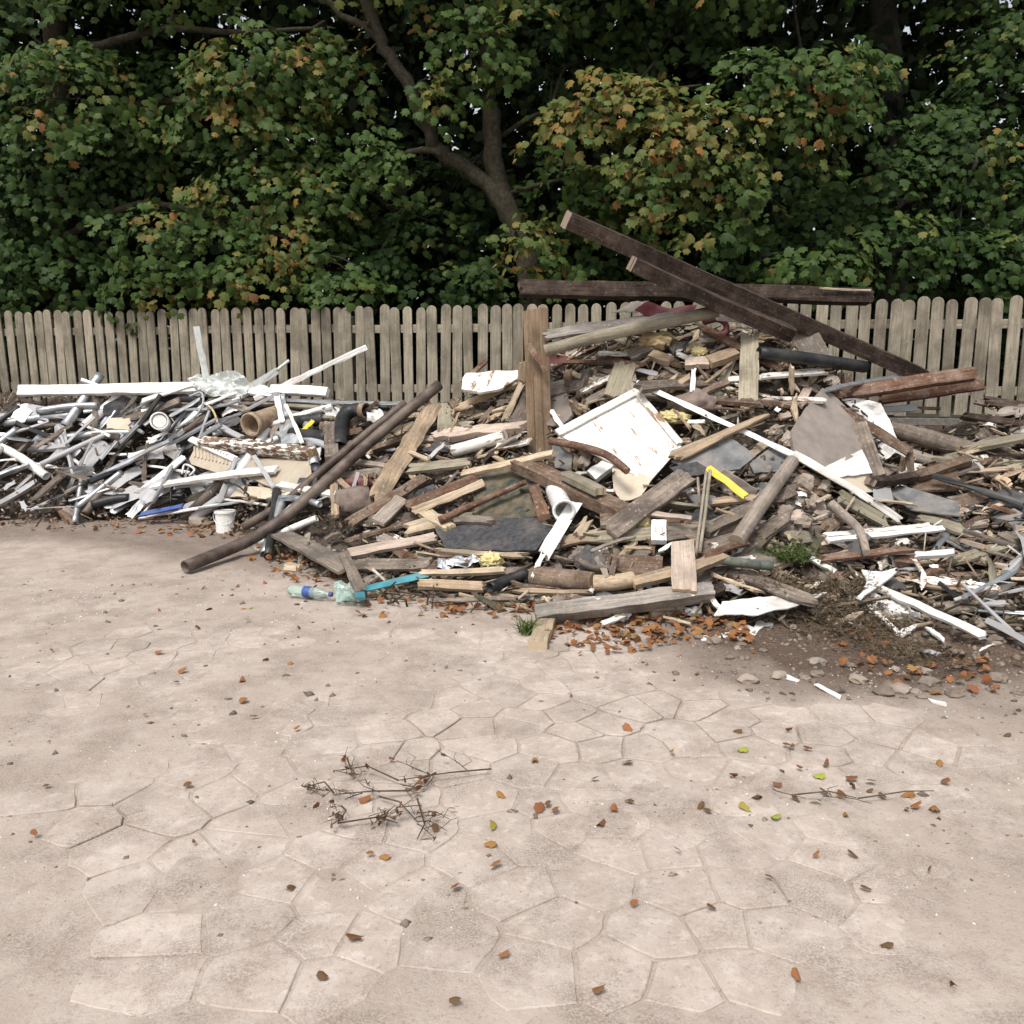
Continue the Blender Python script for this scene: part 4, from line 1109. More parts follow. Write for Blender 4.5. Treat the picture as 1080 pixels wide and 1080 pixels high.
W('white_strip', 'narrow pointed tail under the broken white plastic strip', 'strip', 'whiteclean', 574, 582, 560, 611, 6.5, .008, l=.27, l2=.24, taper=.5, up=.1)
Sh('felt_sheet', 'black roofing felt sheet with torn pale edges at lower middle', 'roofing felt', 'felt', [(458, 556), (480, 548), (520, 545), (572, 546), (584, 558), (566, 581), (520, 579), (470, 578)], l=.17, th=.012, crumple=.012, lifts=[.15, .14, .16, .16, .18, .22, .22, .2])
W('broken_plank', 'splintered tan wood along the front edge of the black felt', 'plank', 'pale', 455, 580, 560, 586, 6, .02, l=.20, j=.08)
W('broken_plank', 'tan splintered plank under right side of the felt sheet', 'plank', 'tan', 585, 573, 634, 563, 15, .02, l=.14, j=.08, j1=.06)
W('broken_plank', 'torn pale block right of the broken white strip', 'block', 'pale', 608, 568, 622, 546, 11, .03, l=.19, j=.05)
W('light_lath', 'pale sawn lath reaching to the foot of the upright post', 'lath', 'pale', 487, 500, 584, 478, 8.5, .03, l=.28, l2=.26, j=.01)
T('white_log', 'white painted round rail left of the upright post', 'rail', 'whitechip', [(478, 476), (506, 468), (533, 460)], 6.8, l=.16)
W('white_board', 'white board end just left of the post foot', 'board', 'whitechip', 521, 472, 560, 465, 10, .02, l=.14)
W('bark_beam', 'rough bark-covered beam left of the upright post', 'beam', 'pink', 455, 460, 558, 450, 14, .06, l=.12, j=.06, rough=.010)
W('red_board', 'red-brown board with worn edge at left middle of the heap', 'board', 'rust', 427, 534, 504, 503, 12, .03, l=.24, j=.02)
W('light_lath', 'pale lath under the red-brown board', 'lath', 'pale', 434, 540, 513, 508, 9, .025, l=.21, j=.02, roll=20)
T('bent_stick', 'thin reddish stick crossing the mouldy board', 'stick', 'rust', [(463, 549), (500, 532), (525, 521), (555, 508)], (4.5, 3), l=.26, sides=7)
W('wood_block', 'grey flat block beneath the thin reddish stick', 'block', 'grey', 479, 548, 523, 550, 11, .03, l=.2, j=.05)
W('broken_plank', 'raw tan bark slab leaning beside the steel pipes', 'slab', 'tan', 394, 530, 461, 425, 19, .03, l=.18, l2=.22, j=.08, j1=.05, up=.3, rough=.008)
W('brown_board', 'dark brown board slanting behind the raw bark slab', 'board', 'brown', 366, 553, 450, 502, 13, .025, l=.18, j=.04)
W('grey_board', 'grey board with pale sawn end left of the red-brown board', 'board', 'grey', 398, 551, 424, 526, 16, .03, l=.22, j=.005)
W('wood_block', 'wide pale offcut among the splinters at left middle', 'offcut', 'pale', 424, 560, 470, 548, 18, .03, l=.14, j=.05)
W('wood_block', 'pale wedge under the reddish stick', 'wedge', 'pale', 443, 538, 476, 558, 13, .04, l=.16, j=.03)
W('grey_plank', 'grey-brown plank left of the mouldy board', 'plank', 'olive', 427, 495, 498, 487, 13, .03, l=.18, j=.05)
W('wood_stick', 'narrow pink-brown batten crossing behind the steel pipes', 'batten', 'pink', 350, 483, 419, 493, 7, .025, l=.18, j=.02)
W('wood_stick', 'small pale stick lying on the raw bark slab', 'stick', 'pale', 417, 472, 454, 485, 5, .015, l=.27, j=.04)
W('white_strip', 'short white strip beside the small pale stick', 'strip', 'lilac', 452, 484, 470, 467, 4, .01, l=.24)
W('green_board', 'greenish square board standing left of the white broken panel', 'board', 'olive', 470, 425, 471, 455, 19, .015, l=.14, j=.01, up=.1)
Sh('white_boarding', 'broken white panel on brown wood left of post top', 'panel', 'whitechip', [(488, 398), (492, 393), (547, 390), (548, 400), (530, 408), (505, 413), (487, 410)], Y=[7.4, 7.45, 7.35, 7.3, 7.2, 7.2, 7.3], th=.025, crumple=.008)
W('broken_plank', 'tan split plank rising to the post under the white panel', 'plank', 'tan', 478, 432, 553, 400, 9, .03, l=.16, j=.06)
W('wood_stick', 'thin tan stick poking up left of the white broken panel', 'stick', 'rust', 487, 405, 514, 379, 6, .02, Y=(7.5, 7.55), j=.03)
W('wood_stick', 'tan stick leaning upright left of the post', 'stick', 'pale', 531, 446, 551, 404, 7, .02, l=.14, j=.03)
W('wood_stick', 'brown stick below the split plank left of the post', 'stick', 'brown', 505, 448, 521, 428, 6, .02, l=.12)
Sh('brown_board', 'brown-grey board standing behind the upright post foot', 'board', 'greydark', [(530, 449), (553, 412), (557, 452), (545, 458)], l=.1, th=.015)
W('rust_board', 'orange board edge left of the upright post', 'board', 'tan', 549, 404, 552, 380, 8, .02, Y=(7.0, 7.0), up=0)
W('grey_board', 'broad weathered board right of the upright post', 'board', 'grey', 576, 412, 650, 394, 22, .025, l=.12, j=.03, j1=.02)
W('brown_board', 'brown chipped batten over the broad weathered board', 'batten', 'peel', 610, 414, 652, 395, 8, .02, l=.2, j=.05)
W('grey_board', 'grey board below the brown chipped batten', 'board', 'grey', 618, 424, 655, 406, 10, .02, l=.14)
W('torn_board', 'upright torn grey-brown board above the white door panel', 'board', 'olive', 647, 420, 661, 380, 22, .025, l=.2, l2=.25, j=.02, j1=.06, up=.2)
W('torn_board', 'narrow split board right against the upright torn board', 'board', 'grey', 667, 416, 662, 385, 12, .02, l=.17, j1=.05, up=.2)
W('red_plank', 'thin reddish plank lying level above the torn board', 'plank', 'rust', 592, 382, 684, 384, 6, .02, l=.2, j=.05)
W('brown_board', 'brown board slanting under the weathered pole', 'board', 'brown', 628, 378, 668, 357, 10, .02, l=.1, j=.03)
Sh('black_sheet', 'dark maroon sheet right of the post under the pole', 'sheet', 'maroon', [(578, 372), (600, 372), (598, 392), (580, 388)], l=.04, th=.01, crumple=.01)
W('white_strip', 'slim white strip right of the post, leaning', 'strip', 'whiteclean', 581, 432, 594, 452, 5, .01, l=.2, up=.1)
Sh('slab_piece', 'brown-grey broken slab behind the white door panel', 'slab', 'slab', [(578, 424), (598, 414), (606, 440), (590, 452), (578, 450)], l=.08, th=.02)
W('white_strip', 'bluish white strip right of the torn board', 'strip', 'lilac', 668, 389, 694, 395, 6, .01, l=.15)

# ------------------------------------------------------------------ right middle
Sh('slate_sheet', 'dark grey slate sheet below the pale torn plank', 'slate', 'slate', [(708, 488), (735, 474), (770, 462), (797, 482), (780, 496), (740, 500)], l=.14, th=.012, crumple=.004)
Sh('slate_sheet', 'grey slate left of the brown stones', 'slate', 'slate', [(790, 490), (815, 470), (836, 486), (822, 498), (795, 500)], l=.12, th=.012, crumple=.004)
Sh('slate_piece', 'blackish slate fragment under the dark slate sheet', 'slate', 'felt', [(706, 492), (735, 486), (752, 498), (720, 504)], l=.2, th=.012)
W('yellow_strip', 'bright yellow plastic strip below the slate sheet', 'strip', 'yellow', 746, 493, 787, 524, 8, .012, l=.24, j=.01, up=.3)
T('thin_rod', 'long thin upright stick left of the yellow strip', 'stick', 'olive', [(749, 496), (744, 540), (738, 582)], 2.0, l=.30, sides=6)
T('thin_rod', 'second thin upright stick just left of the long one', 'stick', 'grey', [(745, 498), (739, 545), (734, 584)], 1.8, l=.29, sides=6)
T('thin_rod', 'short thin stick above the yellow insulation', 'stick', 'grey', [(736, 504), (738, 531)], 1.6, l=.24, sides=6)
W('wood_stick', 'tan stick lying level right of the yellow strip', 'stick', 'tan', 747, 530, 806, 525, 8, .025, l=.16, j=.04)
W('pink_stick', 'pinkish round-edged lath above the yellow insulation', 'lath', 'pink', 681, 541, 730, 547, 6, .02, l=.22, j=.01)
Lump('wool_tuft', 'yellow-green insulation piece beside the white slotted block', 'insulation', 'wool', 678, 553, 8, 12, .12, .4, 4, sub=4)
bk = W('slotted_block', 'white slotted block right of the yellow-green insulation', 'block', 'whiteclean', 695, 550, 695, 572, 16, .04, l=.18, j=.002, up=.05)
for k in (-1, 1):
    s_ = bevel_box('slot', .045, .012, .006, M['beige'], bk, .001); s_.location = (0.0, k * .022, .0215)
T('grey_log', 'grey round log leaning across the stones', 'log', 'grey', [(777, 571), (806, 528), (836, 486)], (8.5, 7.5), l=.26)
W('grey_beam', 'grey beam slanting up behind the leaning log', 'beam', 'greydark', 742, 562, 810, 527, 15, .05, l=.16, j=.03)
W('grey_beam', 'low grey beam below the leaning log', 'beam', 'greydark', 735, 583, 786, 566, 17, .05, l=.2, j=.03)
W('brown_board', 'brown board lying level under the pinkish lath', 'board', 'greydark', 690, 568, 742, 562, 14, .03, l=.12, j=.03)
W('thin_lath', 'thin bent lath under the wide grey plank', 'lath', 'grey', 622, 582, 671, 566, 3.5, .012, l=.22, bow=.02)
W('thin_lath', 'thin pale lath under the white slotted block', 'lath', 'tan', 655, 577, 690, 579, 4, .012, l=.2)
W('thin_lath', 'leaning white lath by the upright pinkish board', 'lath', 'white', 694, 582, 711, 572, 3, .01, l=.22)
T('green_pipe', 'dark green pipe lying before the weed', 'pipe', 'greenp', [(758, 590), (785, 594), (815, 597)], 5.2, l=.2, wall=.005)
STONES = [(846, 512, 14, 13, -20), (838, 532, 13, 9, 0), (858, 533, 12, 12, 10), (822, 548, 12, 15, 20), (845, 552, 13, 13, 0), (870, 545, 11, 8, 0), (829, 470, 9, 14, 10), (818, 458, 10, 10, 0), (845, 480, 10, 9, 0), (806, 500, 12, 8, 0), (868, 512, 9, 7, 30), (806, 568, 16, 8, 0), (783, 540, 10, 8, 0), (770, 520, 9, 7, 10)]
for i, (x, y, rx, ry, ro) in enumerate(STONES):
    Lump('rubble_stone', unique(x, y, ('large ' if rx > 11 else 'small ') + 'brown-grey rubble stone', ('broad ' if rx > ry else 'tall ') + 'brown-grey rubble stone', 'rounded dusty rubble stone'), 'stone', 'stone', x, y, rx * .85, ry * .85, .06, .5, 1.5, ro, group='stones round the leaning log', flat=True)

# ------------------------------------------------------------------ front edge, middle
W('grey_beam', 'long weathered grey beam with white splashes along the front of heap', 'beam', 'peelgrey', 564, 648, 752, 624, 17, .09, l=.20, l2=.22, j=.01, up=.45)
W('wood_block', 'pale tan block lying in front of the long weathered beam', 'block', 'pale', 578, 652, 567, 682, 20, .055, Y=(ground_at(578, 656).y, ground_at(567, 684).y), j=.004, up=.9)
W('upright_board', 'upright pinkish board with cut corner at the front of heap', 'board', 'pink', 722, 624, 720, 571, 25, .02, l=.30, l2=.28, j=.012, j1=.004, up=.05)
W('orange_plank', 'fresh orange-tan plank left of the upright pinkish board', 'plank', 'tan', 667, 615, 714, 603, 14, .04, l=.22, j=.01)
W('orange_plank', 'fresh orange-tan plank right of the upright pinkish board', 'plank', 'tan', 728, 600, 768, 584, 14, .04, l=.22, j=.02)
W('red_board', 'reddish broken board above the right orange-tan plank', 'board', 'rust', 736, 590, 792, 570, 9, .02, l=.24, j=.05)
T('wood_block', 'round-edged brown log end left of the orange-tan plank', 'log', 'tan', [(627, 615), (650, 614), (668, 611)], 9, l=.20)
Sh('brown_board', 'flat reddish-brown board behind the orange-tan plank', 'board', 'brown', [(650, 587), (699, 589), (698, 608), (668, 611), (650, 603)], l=.16, th=.02, crumple=.003)
T('dark_log', 'thick dark brown log lying below the black felt', 'log', 'brown', [(563, 608), (595, 611), (626, 614)], (12, 11), l=.16)
Sh('felt_sheet', 'folded black felt scrap right of the dark log', 'roofing felt', 'felt', [(604, 588), (620, 575), (640, 590), (636, 602), (612, 600)], l=.16, th=.01, crumple=.025)
T('bent_root', 'short bent brown stick over the felt scrap', 'stick', 'greydark', [(610, 590), (625, 598), (645, 600)], 4, l=.25, sides=8)
W('thin_lath', 'slanting pale lath before the flat reddish-brown board', 'lath', 'grey', 628, 586, 641, 610, 5, .015, l=.26, up=.2)
W('thin_lath', 'upright brown lath before the flat reddish-brown board', 'lath', 'brown', 650, 580, 645, 608, 6, .015, l=.27, up=.2)
W('thin_plank', 'thin split plank in front of dark log', 'plank', 'tan', 540, 623, 628, 625, 6, .02, l=.14, j=.06)
W('thin_plank', 'second thin brown plank behind the split front plank', 'plank', 'brown', 536, 618, 600, 619, 6, .02, l=.12, j=.05)
W('light_plank', 'pale straight plank at front left of the felt', 'plank', 'pale', 440, 604, 534, 601, 8, .025, l=.18, j=.03)
W('light_plank', 'tan plank beneath the pale straight plank', 'plank', 'tan', 440, 616, 512, 619, 12, .03, l=.14, j=.02)
T('small_pipe', 'small dark pipe with open end at front of heap', 'pipe', 'black', [(517, 620, .2), (535, 612, .14), (556, 604, .12)], 6, wall=.006)
W('thin_plank', 'long grey lath lying on ground along the heap front', 'lath', 'greydark', 452, 634, 566, 631, 6, .015, l=.10, j=.03)
Lump('wool_tuft', 'frayed pale yellow insulation tuft at front of black felt', 'insulation', 'wool', 518, 592, 12, 9, .16, .5, 5, sub=4)
Sh('foil_strip', 'crinkled silver and blue foil left of the yellow tuft', 'foil', 'foil', [(462, 590), (480, 586), (505, 584), (506, 594), (480, 599), (462, 600)], l=.18, th=.003, crumple=.025, freq=12)
W('red_board', 'thin red-brown board under front edge of the felt', 'board', 'rust', 456, 586, 500, 583, 8, .015, l=.16)
W('wood_block', 'light stone-like block below the long weathered beam', 'block', 'beige', 684, 644, 722, 637, 14, .08, l=.08, j=.02)
Lump('rubble_stone', 'pale stone under the long weathered beam', 'stone', 'whitecrumb', 657, 648, 11, 7, .05, .3, 1.2, sub=2, flat=True)
Lump('white_lump', 'small white rounded scrap right of the long weathered beam', 'scrap', 'whiteclean', 732, 645, 9, 6, .08, .35, 1.5, sub=2, flat=True)
Sh('white_sheet', 'flat white plastic sheet tilted on the ground at front right', 'sheet', 'whiteclean', [(753, 650), (762, 634), (790, 631), (830, 627), (872, 629), (835, 641), (800, 648)], lifts=[.24, .20, .18, .16, .16, .22, .24], th=.006, crumple=.008)
W('white_strip', 'short white strip at left corner of the flat sheet', 'strip', 'whitechip', 745, 625, 761, 643, 6, .012, l=.2)
Sh('white_scrap', 'jagged turquoise-white scrap in front of the flat sheet', 'scrap', 'whiteclean', [(776, 664), (787, 659), (795, 662), (798, 655), (810, 650), (817, 650), (816, 659), (806, 660), (796, 669), (788, 666)], Y=[ground_on(x, y) for x, y in [(776, 664), (787, 659), (795, 662), (798, 655), (810, 650), (817, 650), (816, 659), (806, 660), (796, 669), (788, 666)]], th=.006, crumple=.005)
for lab, poly in [('narrow white scrap on the soil at front right', [(822, 711), (832, 712), (844, 717), (842, 719), (826, 715)]),
                  ('long white splinter on soil right of the narrow scrap', [(858, 723), (863, 723), (888, 734), (886, 738)]),
                  ('white splinter on the ground at the right edge', [(980, 737), (997, 741), (998, 745), (982, 741)]),
                  ('dull white scrap on ground left of the jagged scrap', [(738, 671), (756, 668), (770, 667), (774, 671), (752, 675), (740, 676)])]:
    Sh('white_scrap', lab, 'scrap', 'whiteclean', poly, Y=[ground_on(x, y) for x, y in poly], th=.006, crumple=.003)
# ------------------------------------------------------------------ left part of the heap
W('box_gutter', 'white boxed gutter lying along crest, far left end', 'gutter', 'whiteclean', 20, 412, 232, 408, 11, .06, l=.18, j=.005, up=.3)
W('box_gutter', 'white boxed gutter with cut end below the white diagonal strip', 'gutter', 'whiteclean', 286, 411, 346, 414, 9.5, .06, l=.20, j=.003, up=.3)
W('metal_strip', 'silver strip running on right of the boxed gutter', 'strip', 'metal', 280, 421, 444, 426, 6, .02, l=.16, j=.01)
W('metal_strip', 'dark grey metal strip beneath the boxed gutters', 'strip', 'greydark', 180, 424, 350, 424, 6, .03, l=.12)
W('white_strip', 'slim white strip pointing up right across the fence', 'strip', 'whiteclean', 268, 421, 387, 366, 5.5, .02, Y=(8.5, 8.65), j=.004, up=0)
W('white_strip', 'pale upright strip standing before the left fence', 'strip', 'tarp', 221, 420, 207, 344, 6.5, .02, Y=(8.75, 8.8), j=.004, up=0)
W('pale_board', 'pale short board tilted up left of the slim white strip', 'board', 'tarp', 262, 409, 294, 390, 7, .015, Y=(8.6, 8.65), up=0)
T('thin_rod', 'thin rod beyond the pale short tilted board', 'rod', 'tarp', [(285, 396), (305, 380)], 1.6, Y=(8.66, 8.7), sides=6)
Sh('plastic_sheeting', 'crumpled pale sheeting bundled on the crest of left pile', 'sheeting', 'tarp', [(198, 400), (214, 394), (240, 392), (256, 394), (263, 404), (260, 414), (240, 418), (218, 416), (206, 410)], l=.26, th=.03, crumple=.045, freq=6, aniso=(.6, 3.2), cuts=4)
Sh('plastic_sheeting', 'loose tail of pale sheeting right of the bundle', 'sheeting', 'tarp', [(258, 402), (290, 410), (286, 418), (262, 416)], l=.2, th=.008, crumple=.02)
W('grey_board', 'grey board poking out under the crumpled sheeting', 'board', 'grey', 232, 418, 262, 434, 9, .02, l=.2)
drum = T('round_duct', 'rusty round duct with dark open mouth in left pile', 'duct', 'rustcan', [(264, 448), (278, 443), (296, 437)], 11, Y=(7.95, 8.12, 8.35), wall=.008, rim='rustcan', sides=20)
T('white_can', 'white rimmed can with closed grey face at far left', 'can', 'whiteclean', [(168, 444), (172, 447)], (9.5, 8.5), Y=(8.25, 8.5), wall=.016, sides=20)
heater = empty('vent_box', heap(228, 488, .1)); tag(heater, 'beige ribbed box with white perforated edge in left pile', 'box')
def child_w(par, name, mat, x0, y0, x1, y1, w, th, l, up=.3, l2=None, roll=0):
    p0, p1 = heap(x0, y0, l), heap(x1, y1, l if l2 is None else l2)
    m = frame_for(p0, p1, roll, up); wm = w * ((p0 + p1) / 2).y / F
    v, f = board_geo((p1 - p0).length, wm, th, .003, .003, 5, 3, rough=.001)
    o = mk(name, v, f, M[mat], par); o.matrix_world = m; o.matrix_parent_inverse = Matrix.Translation(par.location).inverted()
    return o
edge_ = child_w(heater, 'perforated_edge', 'whiteclean', 201, 463, 249, 485, 7, .03, .26)
for k in range(11):
    h_ = bevel_box('slot', .012, .022, .004, M['felt'], edge_, .001); h_.location = (-.24 + k * .048, 0, .0155)
child_w(heater, 'front_panel', 'beige', 203, 479, 250, 494, 22, .02, .21, .1)
for k in range(12):
    x = 205 + k * 3.8
    child_w(heater, 'rib', 'beige', x, 471 + k * 1.15, x + .5, 482 + k * .9, 1.6, .02, .235, .05)
W('peeling_beam', 'brown beam with peeling white paint above the beige box', 'beam', 'peel', 214, 467, 331, 479, 13, .09, l=.26, j=.01, up=.5)
Sh('beige_board', 'large beige board under the peeling beam', 'board', 'beige', [(258, 484), (328, 484), (330, 508), (300, 520), (262, 505)], l=.16, th=.015, crumple=.004)
Sh('beige_board', 'beige board lying below the long white plank at left', 'board', 'beige', [(222, 508), (290, 516), (312, 520), (300, 528), (240, 524)], l=.10, th=.015)
W('white_plank', 'long white plank lying low in left pile', 'plank', 'white', 157, 514, 292, 495, 10, .03, l=.26, j=.01)
W('white_plank', 'short white plank behind the steel pipes', 'plank', 'white', 293, 511, 358, 522, 10, .03, l=.20, j=.02)
W('white_plank', 'white plank leaning at far left below the can', 'plank', 'whiteclean', 147, 520, 195, 481, 7.5, .02, l=.26)
W('thin_strip', 'slim grey-white strip leaning before the beige box', 'strip', 'lilac', 250, 480, 230, 531, 5, .012, l=.32, l2=.26, up=.1)
W('thin_strip', 'slim grey strip leaning across the beige board', 'strip', 'lilac', 267, 480, 289, 515, 4.5, .012, l=.30, up=.1)
W('grey_plank', 'greenish white flat strip slanting at far left', 'strip', 'lilac', 161, 480, 194, 452, 9, .015, l=.22)
W('grey_plank', 'dark grey plank continuing above the flat strip at far left', 'plank', 'greydark', 190, 456, 222, 436, 8, .02, l=.20)
W('white_plank', 'small curved white piece right of the can', 'piece', 'whiteclean', 160, 463, 178, 455, 5, .01, l=.25)
Sh('blue_grey_cloth', 'blue-grey rag at far left of heap', 'rag', 'lilac', [(150, 478), (172, 474), (173, 483), (152, 486)], l=.22, th=.01, crumple=.02, freq=10)
W('white_trim', 'white trims fanned out below the boxed gutter, upper one', 'trim', 'white', 148, 424, 206, 404, 8, .02, l=.26)
W('white_trim', 'dark grey trim below the upper fanned white trim', 'trim', 'greydark', 146, 440, 190, 422, 9, .03, l=.2)
W('metal_strip', 'bright metal strip fanned beside the white can', 'strip', 'metal', 178, 440, 212, 420, 5, .015, l=.24)
W('metal_strip', 'grey metal strip slanting above the beige box', 'strip', 'metal', 184, 455, 216, 426, 4, .015, l=.25)
W('metal_strip', 'short blue-grey strip left of the round duct', 'strip', 'lilac', 228, 448, 256, 462, 7, .02, l=.22)
W('metal_strip', 'stubby pale blue offcut left of blue-grey strip', 'offcut', 'lilac', 224, 450, 231, 459, 9, .02, l=.24)
for i, (pp, mt, lab) in enumerate([
    ([(186, 452), (205, 440), (214, 425), (212, 414), (200, 418)], 'lilac', 'thin grey cable looping beside the white can'),
    ([(180, 530), (183, 512), (205, 503), (232, 508), (250, 512), (262, 522)], 'black', 'black cable arching over the long white plank'),
    ([(192, 500), (195, 490), (205, 495), (200, 502)], 'whiteclean', 'small white cable loop at left'),
    ([(215, 425), (224, 432), (230, 446)], 'foam', 'tan frayed cord above the blue-grey strip')]):
    T('loose_cable', lab, 'cable', mt, pp, 1.2, l=.3, sides=6)
W('blue_bar', 'blue plastic bar on the ground at far left', 'bar', 'bluep', 146, 543, 194, 533, 6, .02, l=.30)
W('white_plank', 'white strip in front of the blue plastic bar', 'strip', 'whiteclean', 146, 546, 232, 532, 4, .012, l=.16)
W('grey_plank', 'grey strip behind the blue plastic bar', 'strip', 'greydark', 150, 537, 180, 524, 7, .02, l=.14)
Sh('folded_metal', 'folded grey metal sheet with white edge right of duct', 'sheet', 'metal', [(290, 416), (300, 414), (304, 440), (320, 466), (296, 468), (294, 440)], l=.26, th=.004, crumple=.01)
W('white_trim', 'white edge strip on the folded metal sheet', 'trim', 'whiteclean', 291, 414, 298, 446, 6, .012, l=.31, up=.1)
W('white_trim', 'white bent strip right of the folded metal sheet', 'trim', 'white', 301, 426, 319, 468, 4, .012, l=.32, up=.1)
Sh('grey_sheet', 'grey card sheet between duct and folded metal', 'sheet', 'grey', [(284, 436), (294, 432), (296, 448), (286, 466), (284, 452)], l=.2, th=.006)
T('black_pipe', 'black plastic pipe lying right of the folded metal sheet', 'pipe', 'black', [(302, 446, .16), (325, 444, .16), (342, 441, .16)], 7, wall=.006)
T('black_pipe', 'lower black pipe behind the grey upright block', 'pipe', 'black', [(308, 458, .18), (325, 460, .18), (346, 462, .18)], 7.5, wall=.006)
T('black_pipe', 'black pipe elbow with rusty open end', 'pipe', 'black', [(386, 433, .22), (372, 433, .20), (362, 440, .2), (359, 455, .2), (358, 472, .2)], 7.5, wall=.008, rim='rustcan')
W('grey_block', 'upright grey block beside the black pipe elbow', 'block', 'greydark', 350, 484, 348, 446, 14, .05, l=.26, j=.005, j1=.02, up=.05)
W('yellow_strip', 'short yellow strip on the black pipes', 'strip', 'yellow', 320, 454, 331, 443, 5, .01, l=.28)
for lab, a4, mt in [('bundle of pale laths right of the folded metal, uppermost', (300, 428, 345, 430), 'olive'), ('pale lath in the middle of the bundle right of folded metal', (302, 434, 352, 441), 'olive'), ('lowest pale lath of the bundle right of folded metal', (304, 440, 330, 434), 'white')]:
    W('pale_lath', lab, 'lath', mt, *a4, 5, .02, l=.22)
Sh('white_bag', 'crumpled white plastic bag behind the black elbow', 'bag', 'whiteclean', [(335, 430), (352, 427), (362, 436), (358, 444), (342, 441)], l=.16, th=.01, crumple=.04, freq=12)
Sh('white_bag', 'crumpled white plastic bag right of the black elbow', 'bag', 'whiteclean', [(386, 432), (398, 432), (408, 440), (400, 446), (388, 444)], l=.14, th=.01, crumple=.04, freq=12)
W('tan_board', 'broad pale board behind the steel pipes', 'board', 'pale', 356, 476, 441, 448, 13, .03, l=.10, j=.03)
W('brown_board', 'brown board edge below the broad pale board', 'board', 'brown', 362, 483, 440, 458, 8, .03, l=.10)
# steel pipes
T('steel_pipe', 'long violet-grey steel pipe leaning out of heap onto the ground', 'pipe', 'steel', [(195, 598), (264, 569), (306, 541), (359, 494), (408, 451), (463, 406)], 6.2, Y=(ground_at(195, 604).y, 6.6, 6.78, 7.05, 7.35, 7.7), wall=.006)
T('steel_pipe', 'shorter violet-grey steel pipe behind the long one', 'pipe', 'steel', [(257, 556), (300, 530), (335, 500), (380, 463), (428, 425)], 4.6, Y=(7.1, 7.1, 7.2, 7.4, 7.6), wall=.006)
# lower left front
W('wide_board', 'wide grey-beige board lying slanted at the lower left front', 'board', 'grey', 296, 563, 368, 600, 24, .025, l=.20, j=.01, up=.7)
W('beige_plank', 'beige plank lying level right of the wide slanted board', 'plank', 'pink', 366, 584, 462, 566, 13, .03, l=.20, j=.02)
W('grey_plank', 'flat grey board below the level beige plank', 'plank', 'greydark', 372, 596, 456, 594, 16, .025, l=.16, j=.02)
W('grey_board', 'grey board leaning over the blue plastic at lower left', 'board', 'greydark', 362, 582, 380, 622, 12, .02, l=.26, up=.3)
W('pale_offcut', 'pale yellowish offcut below the wide slanted board', 'offcut', 'pale', 300, 598, 318, 600, 12, .03, l=.10)
Lump('matted_fibre', 'matted brown fibre mass behind the lower left boards', 'fibre mat', 'cloth', 375, 530, 24, 16, .10, .4, 3)
Lump('maroon_cushion', 'maroon padded lump behind the matted fibre', 'cushion', 'maroon', 380, 510, 17, 8, .06, .2, 2)
W('pale_stick', 'pale upright stick in front of the maroon lump', 'stick', 'lilac', 372, 516, 378, 497, 4, .012, l=.2, up=.1)
W('pale_stick', 'second pale upright stick right of the first by maroon lump', 'stick', 'tan', 385, 513, 386, 498, 4, .012, l=.2, up=.1)
W('tan_board', 'tan upright batten left of the matted fibre', 'batten', 'tan', 352, 510, 354, 545, 8, .03, l=.2, up=.1)
W('tan_board', 'short slanting tan batten above the matted fibre', 'batten', 'tan', 356, 504, 370, 518, 6, .02, l=.22)
W('turquoise_strip', 'turquoise plastic strip at the lower left front', 'strip', 'turq', 380, 622, 452, 605, 9, .012, l=.16, j=.01)
Sh('turquoise_box', 'bright turquoise plastic corner beside the turquoise strip', 'plastic', 'turq', [(374, 617), (383, 618), (385, 634), (376, 635)], l=.14, th=.02)
Sh('clear_wrap', 'crinkled clear plastic left of the turquoise corner', 'plastic', 'clear', [(352, 616), (374, 617), (374, 636), (354, 634)], l=.10, th=.004, crumple=.03, freq=12)
# bottle and bucket
b0, b1 = ground_at(305, 622, .045), ground_at(350, 627, .045)
ax = (b1 - b0).normalized(); Lb = (b1 - b0).length
prof = [(0, .0), (.01, .030), (.05, .036), (.30, .036), (.38, .033), (.46, .036), (.68, .036), (.82, .022), (.90, .013), (.96, .013)]
bottle = empty('plastic_bottle', (b0 + b1) / 2 - Vector((0, 0, .04)))
tag(bottle, 'clear greenish plastic bottle with blue label lying before the heap', 'bottle')
inv = Matrix.Translation(bottle.location).inverted()
def bpart(name, pr, mat):
    v, f = tube_geo([b0 + ax * (Lb * t) for t, r in pr], [max(r, .001) for t, r in pr], 16)
    return mk(name, [inv @ q for q in v], f, M[mat], bottle, smooth=True)
bpart('body', prof, 'clear'); bpart('label', [(.36, .0345), (.365, .0368), (.53, .0368), (.535, .0345)], 'bluep'); bpart('cap', [(.945, .0155), (.95, .016), (1.0, .016), (1.005, .0145)], 'bluep')
bp = ground_at(239, 562); bk = empty('white_bucket', bp); tag(bk, 'white plastic bucket standing at the front of left pile', 'bucket')
v, f = tube_geo([(0, 0, 0), (0, 0, .12), (0, 0, .2)], [.078, .088, .095], 22, .004, depth=.19)
o = mk('body', v, f, M['whiteclean'], bk)
v, f = tube_geo([(0, 0, .188), (0, 0, .203)], [.1, .1], 22, .006, depth=.01); mk('rim', v, f, M['whiteclean'], bk)
v, f = tube_geo([(math.cos(a) * .1, -.03 - math.sin(a) * .06, .185 - math.sin(a) * .10) for a in np.linspace(0, math.pi, 12)], [.0025] * 12, 6); mk('handle', v, f, M['metal'], bk)
v, f = tube_geo([(0, 0, .05), (0, 0, .13)], [.0848, .0906], 22, .004, depth=.01); mk('label_band', v, f, M['lilac'], bk)
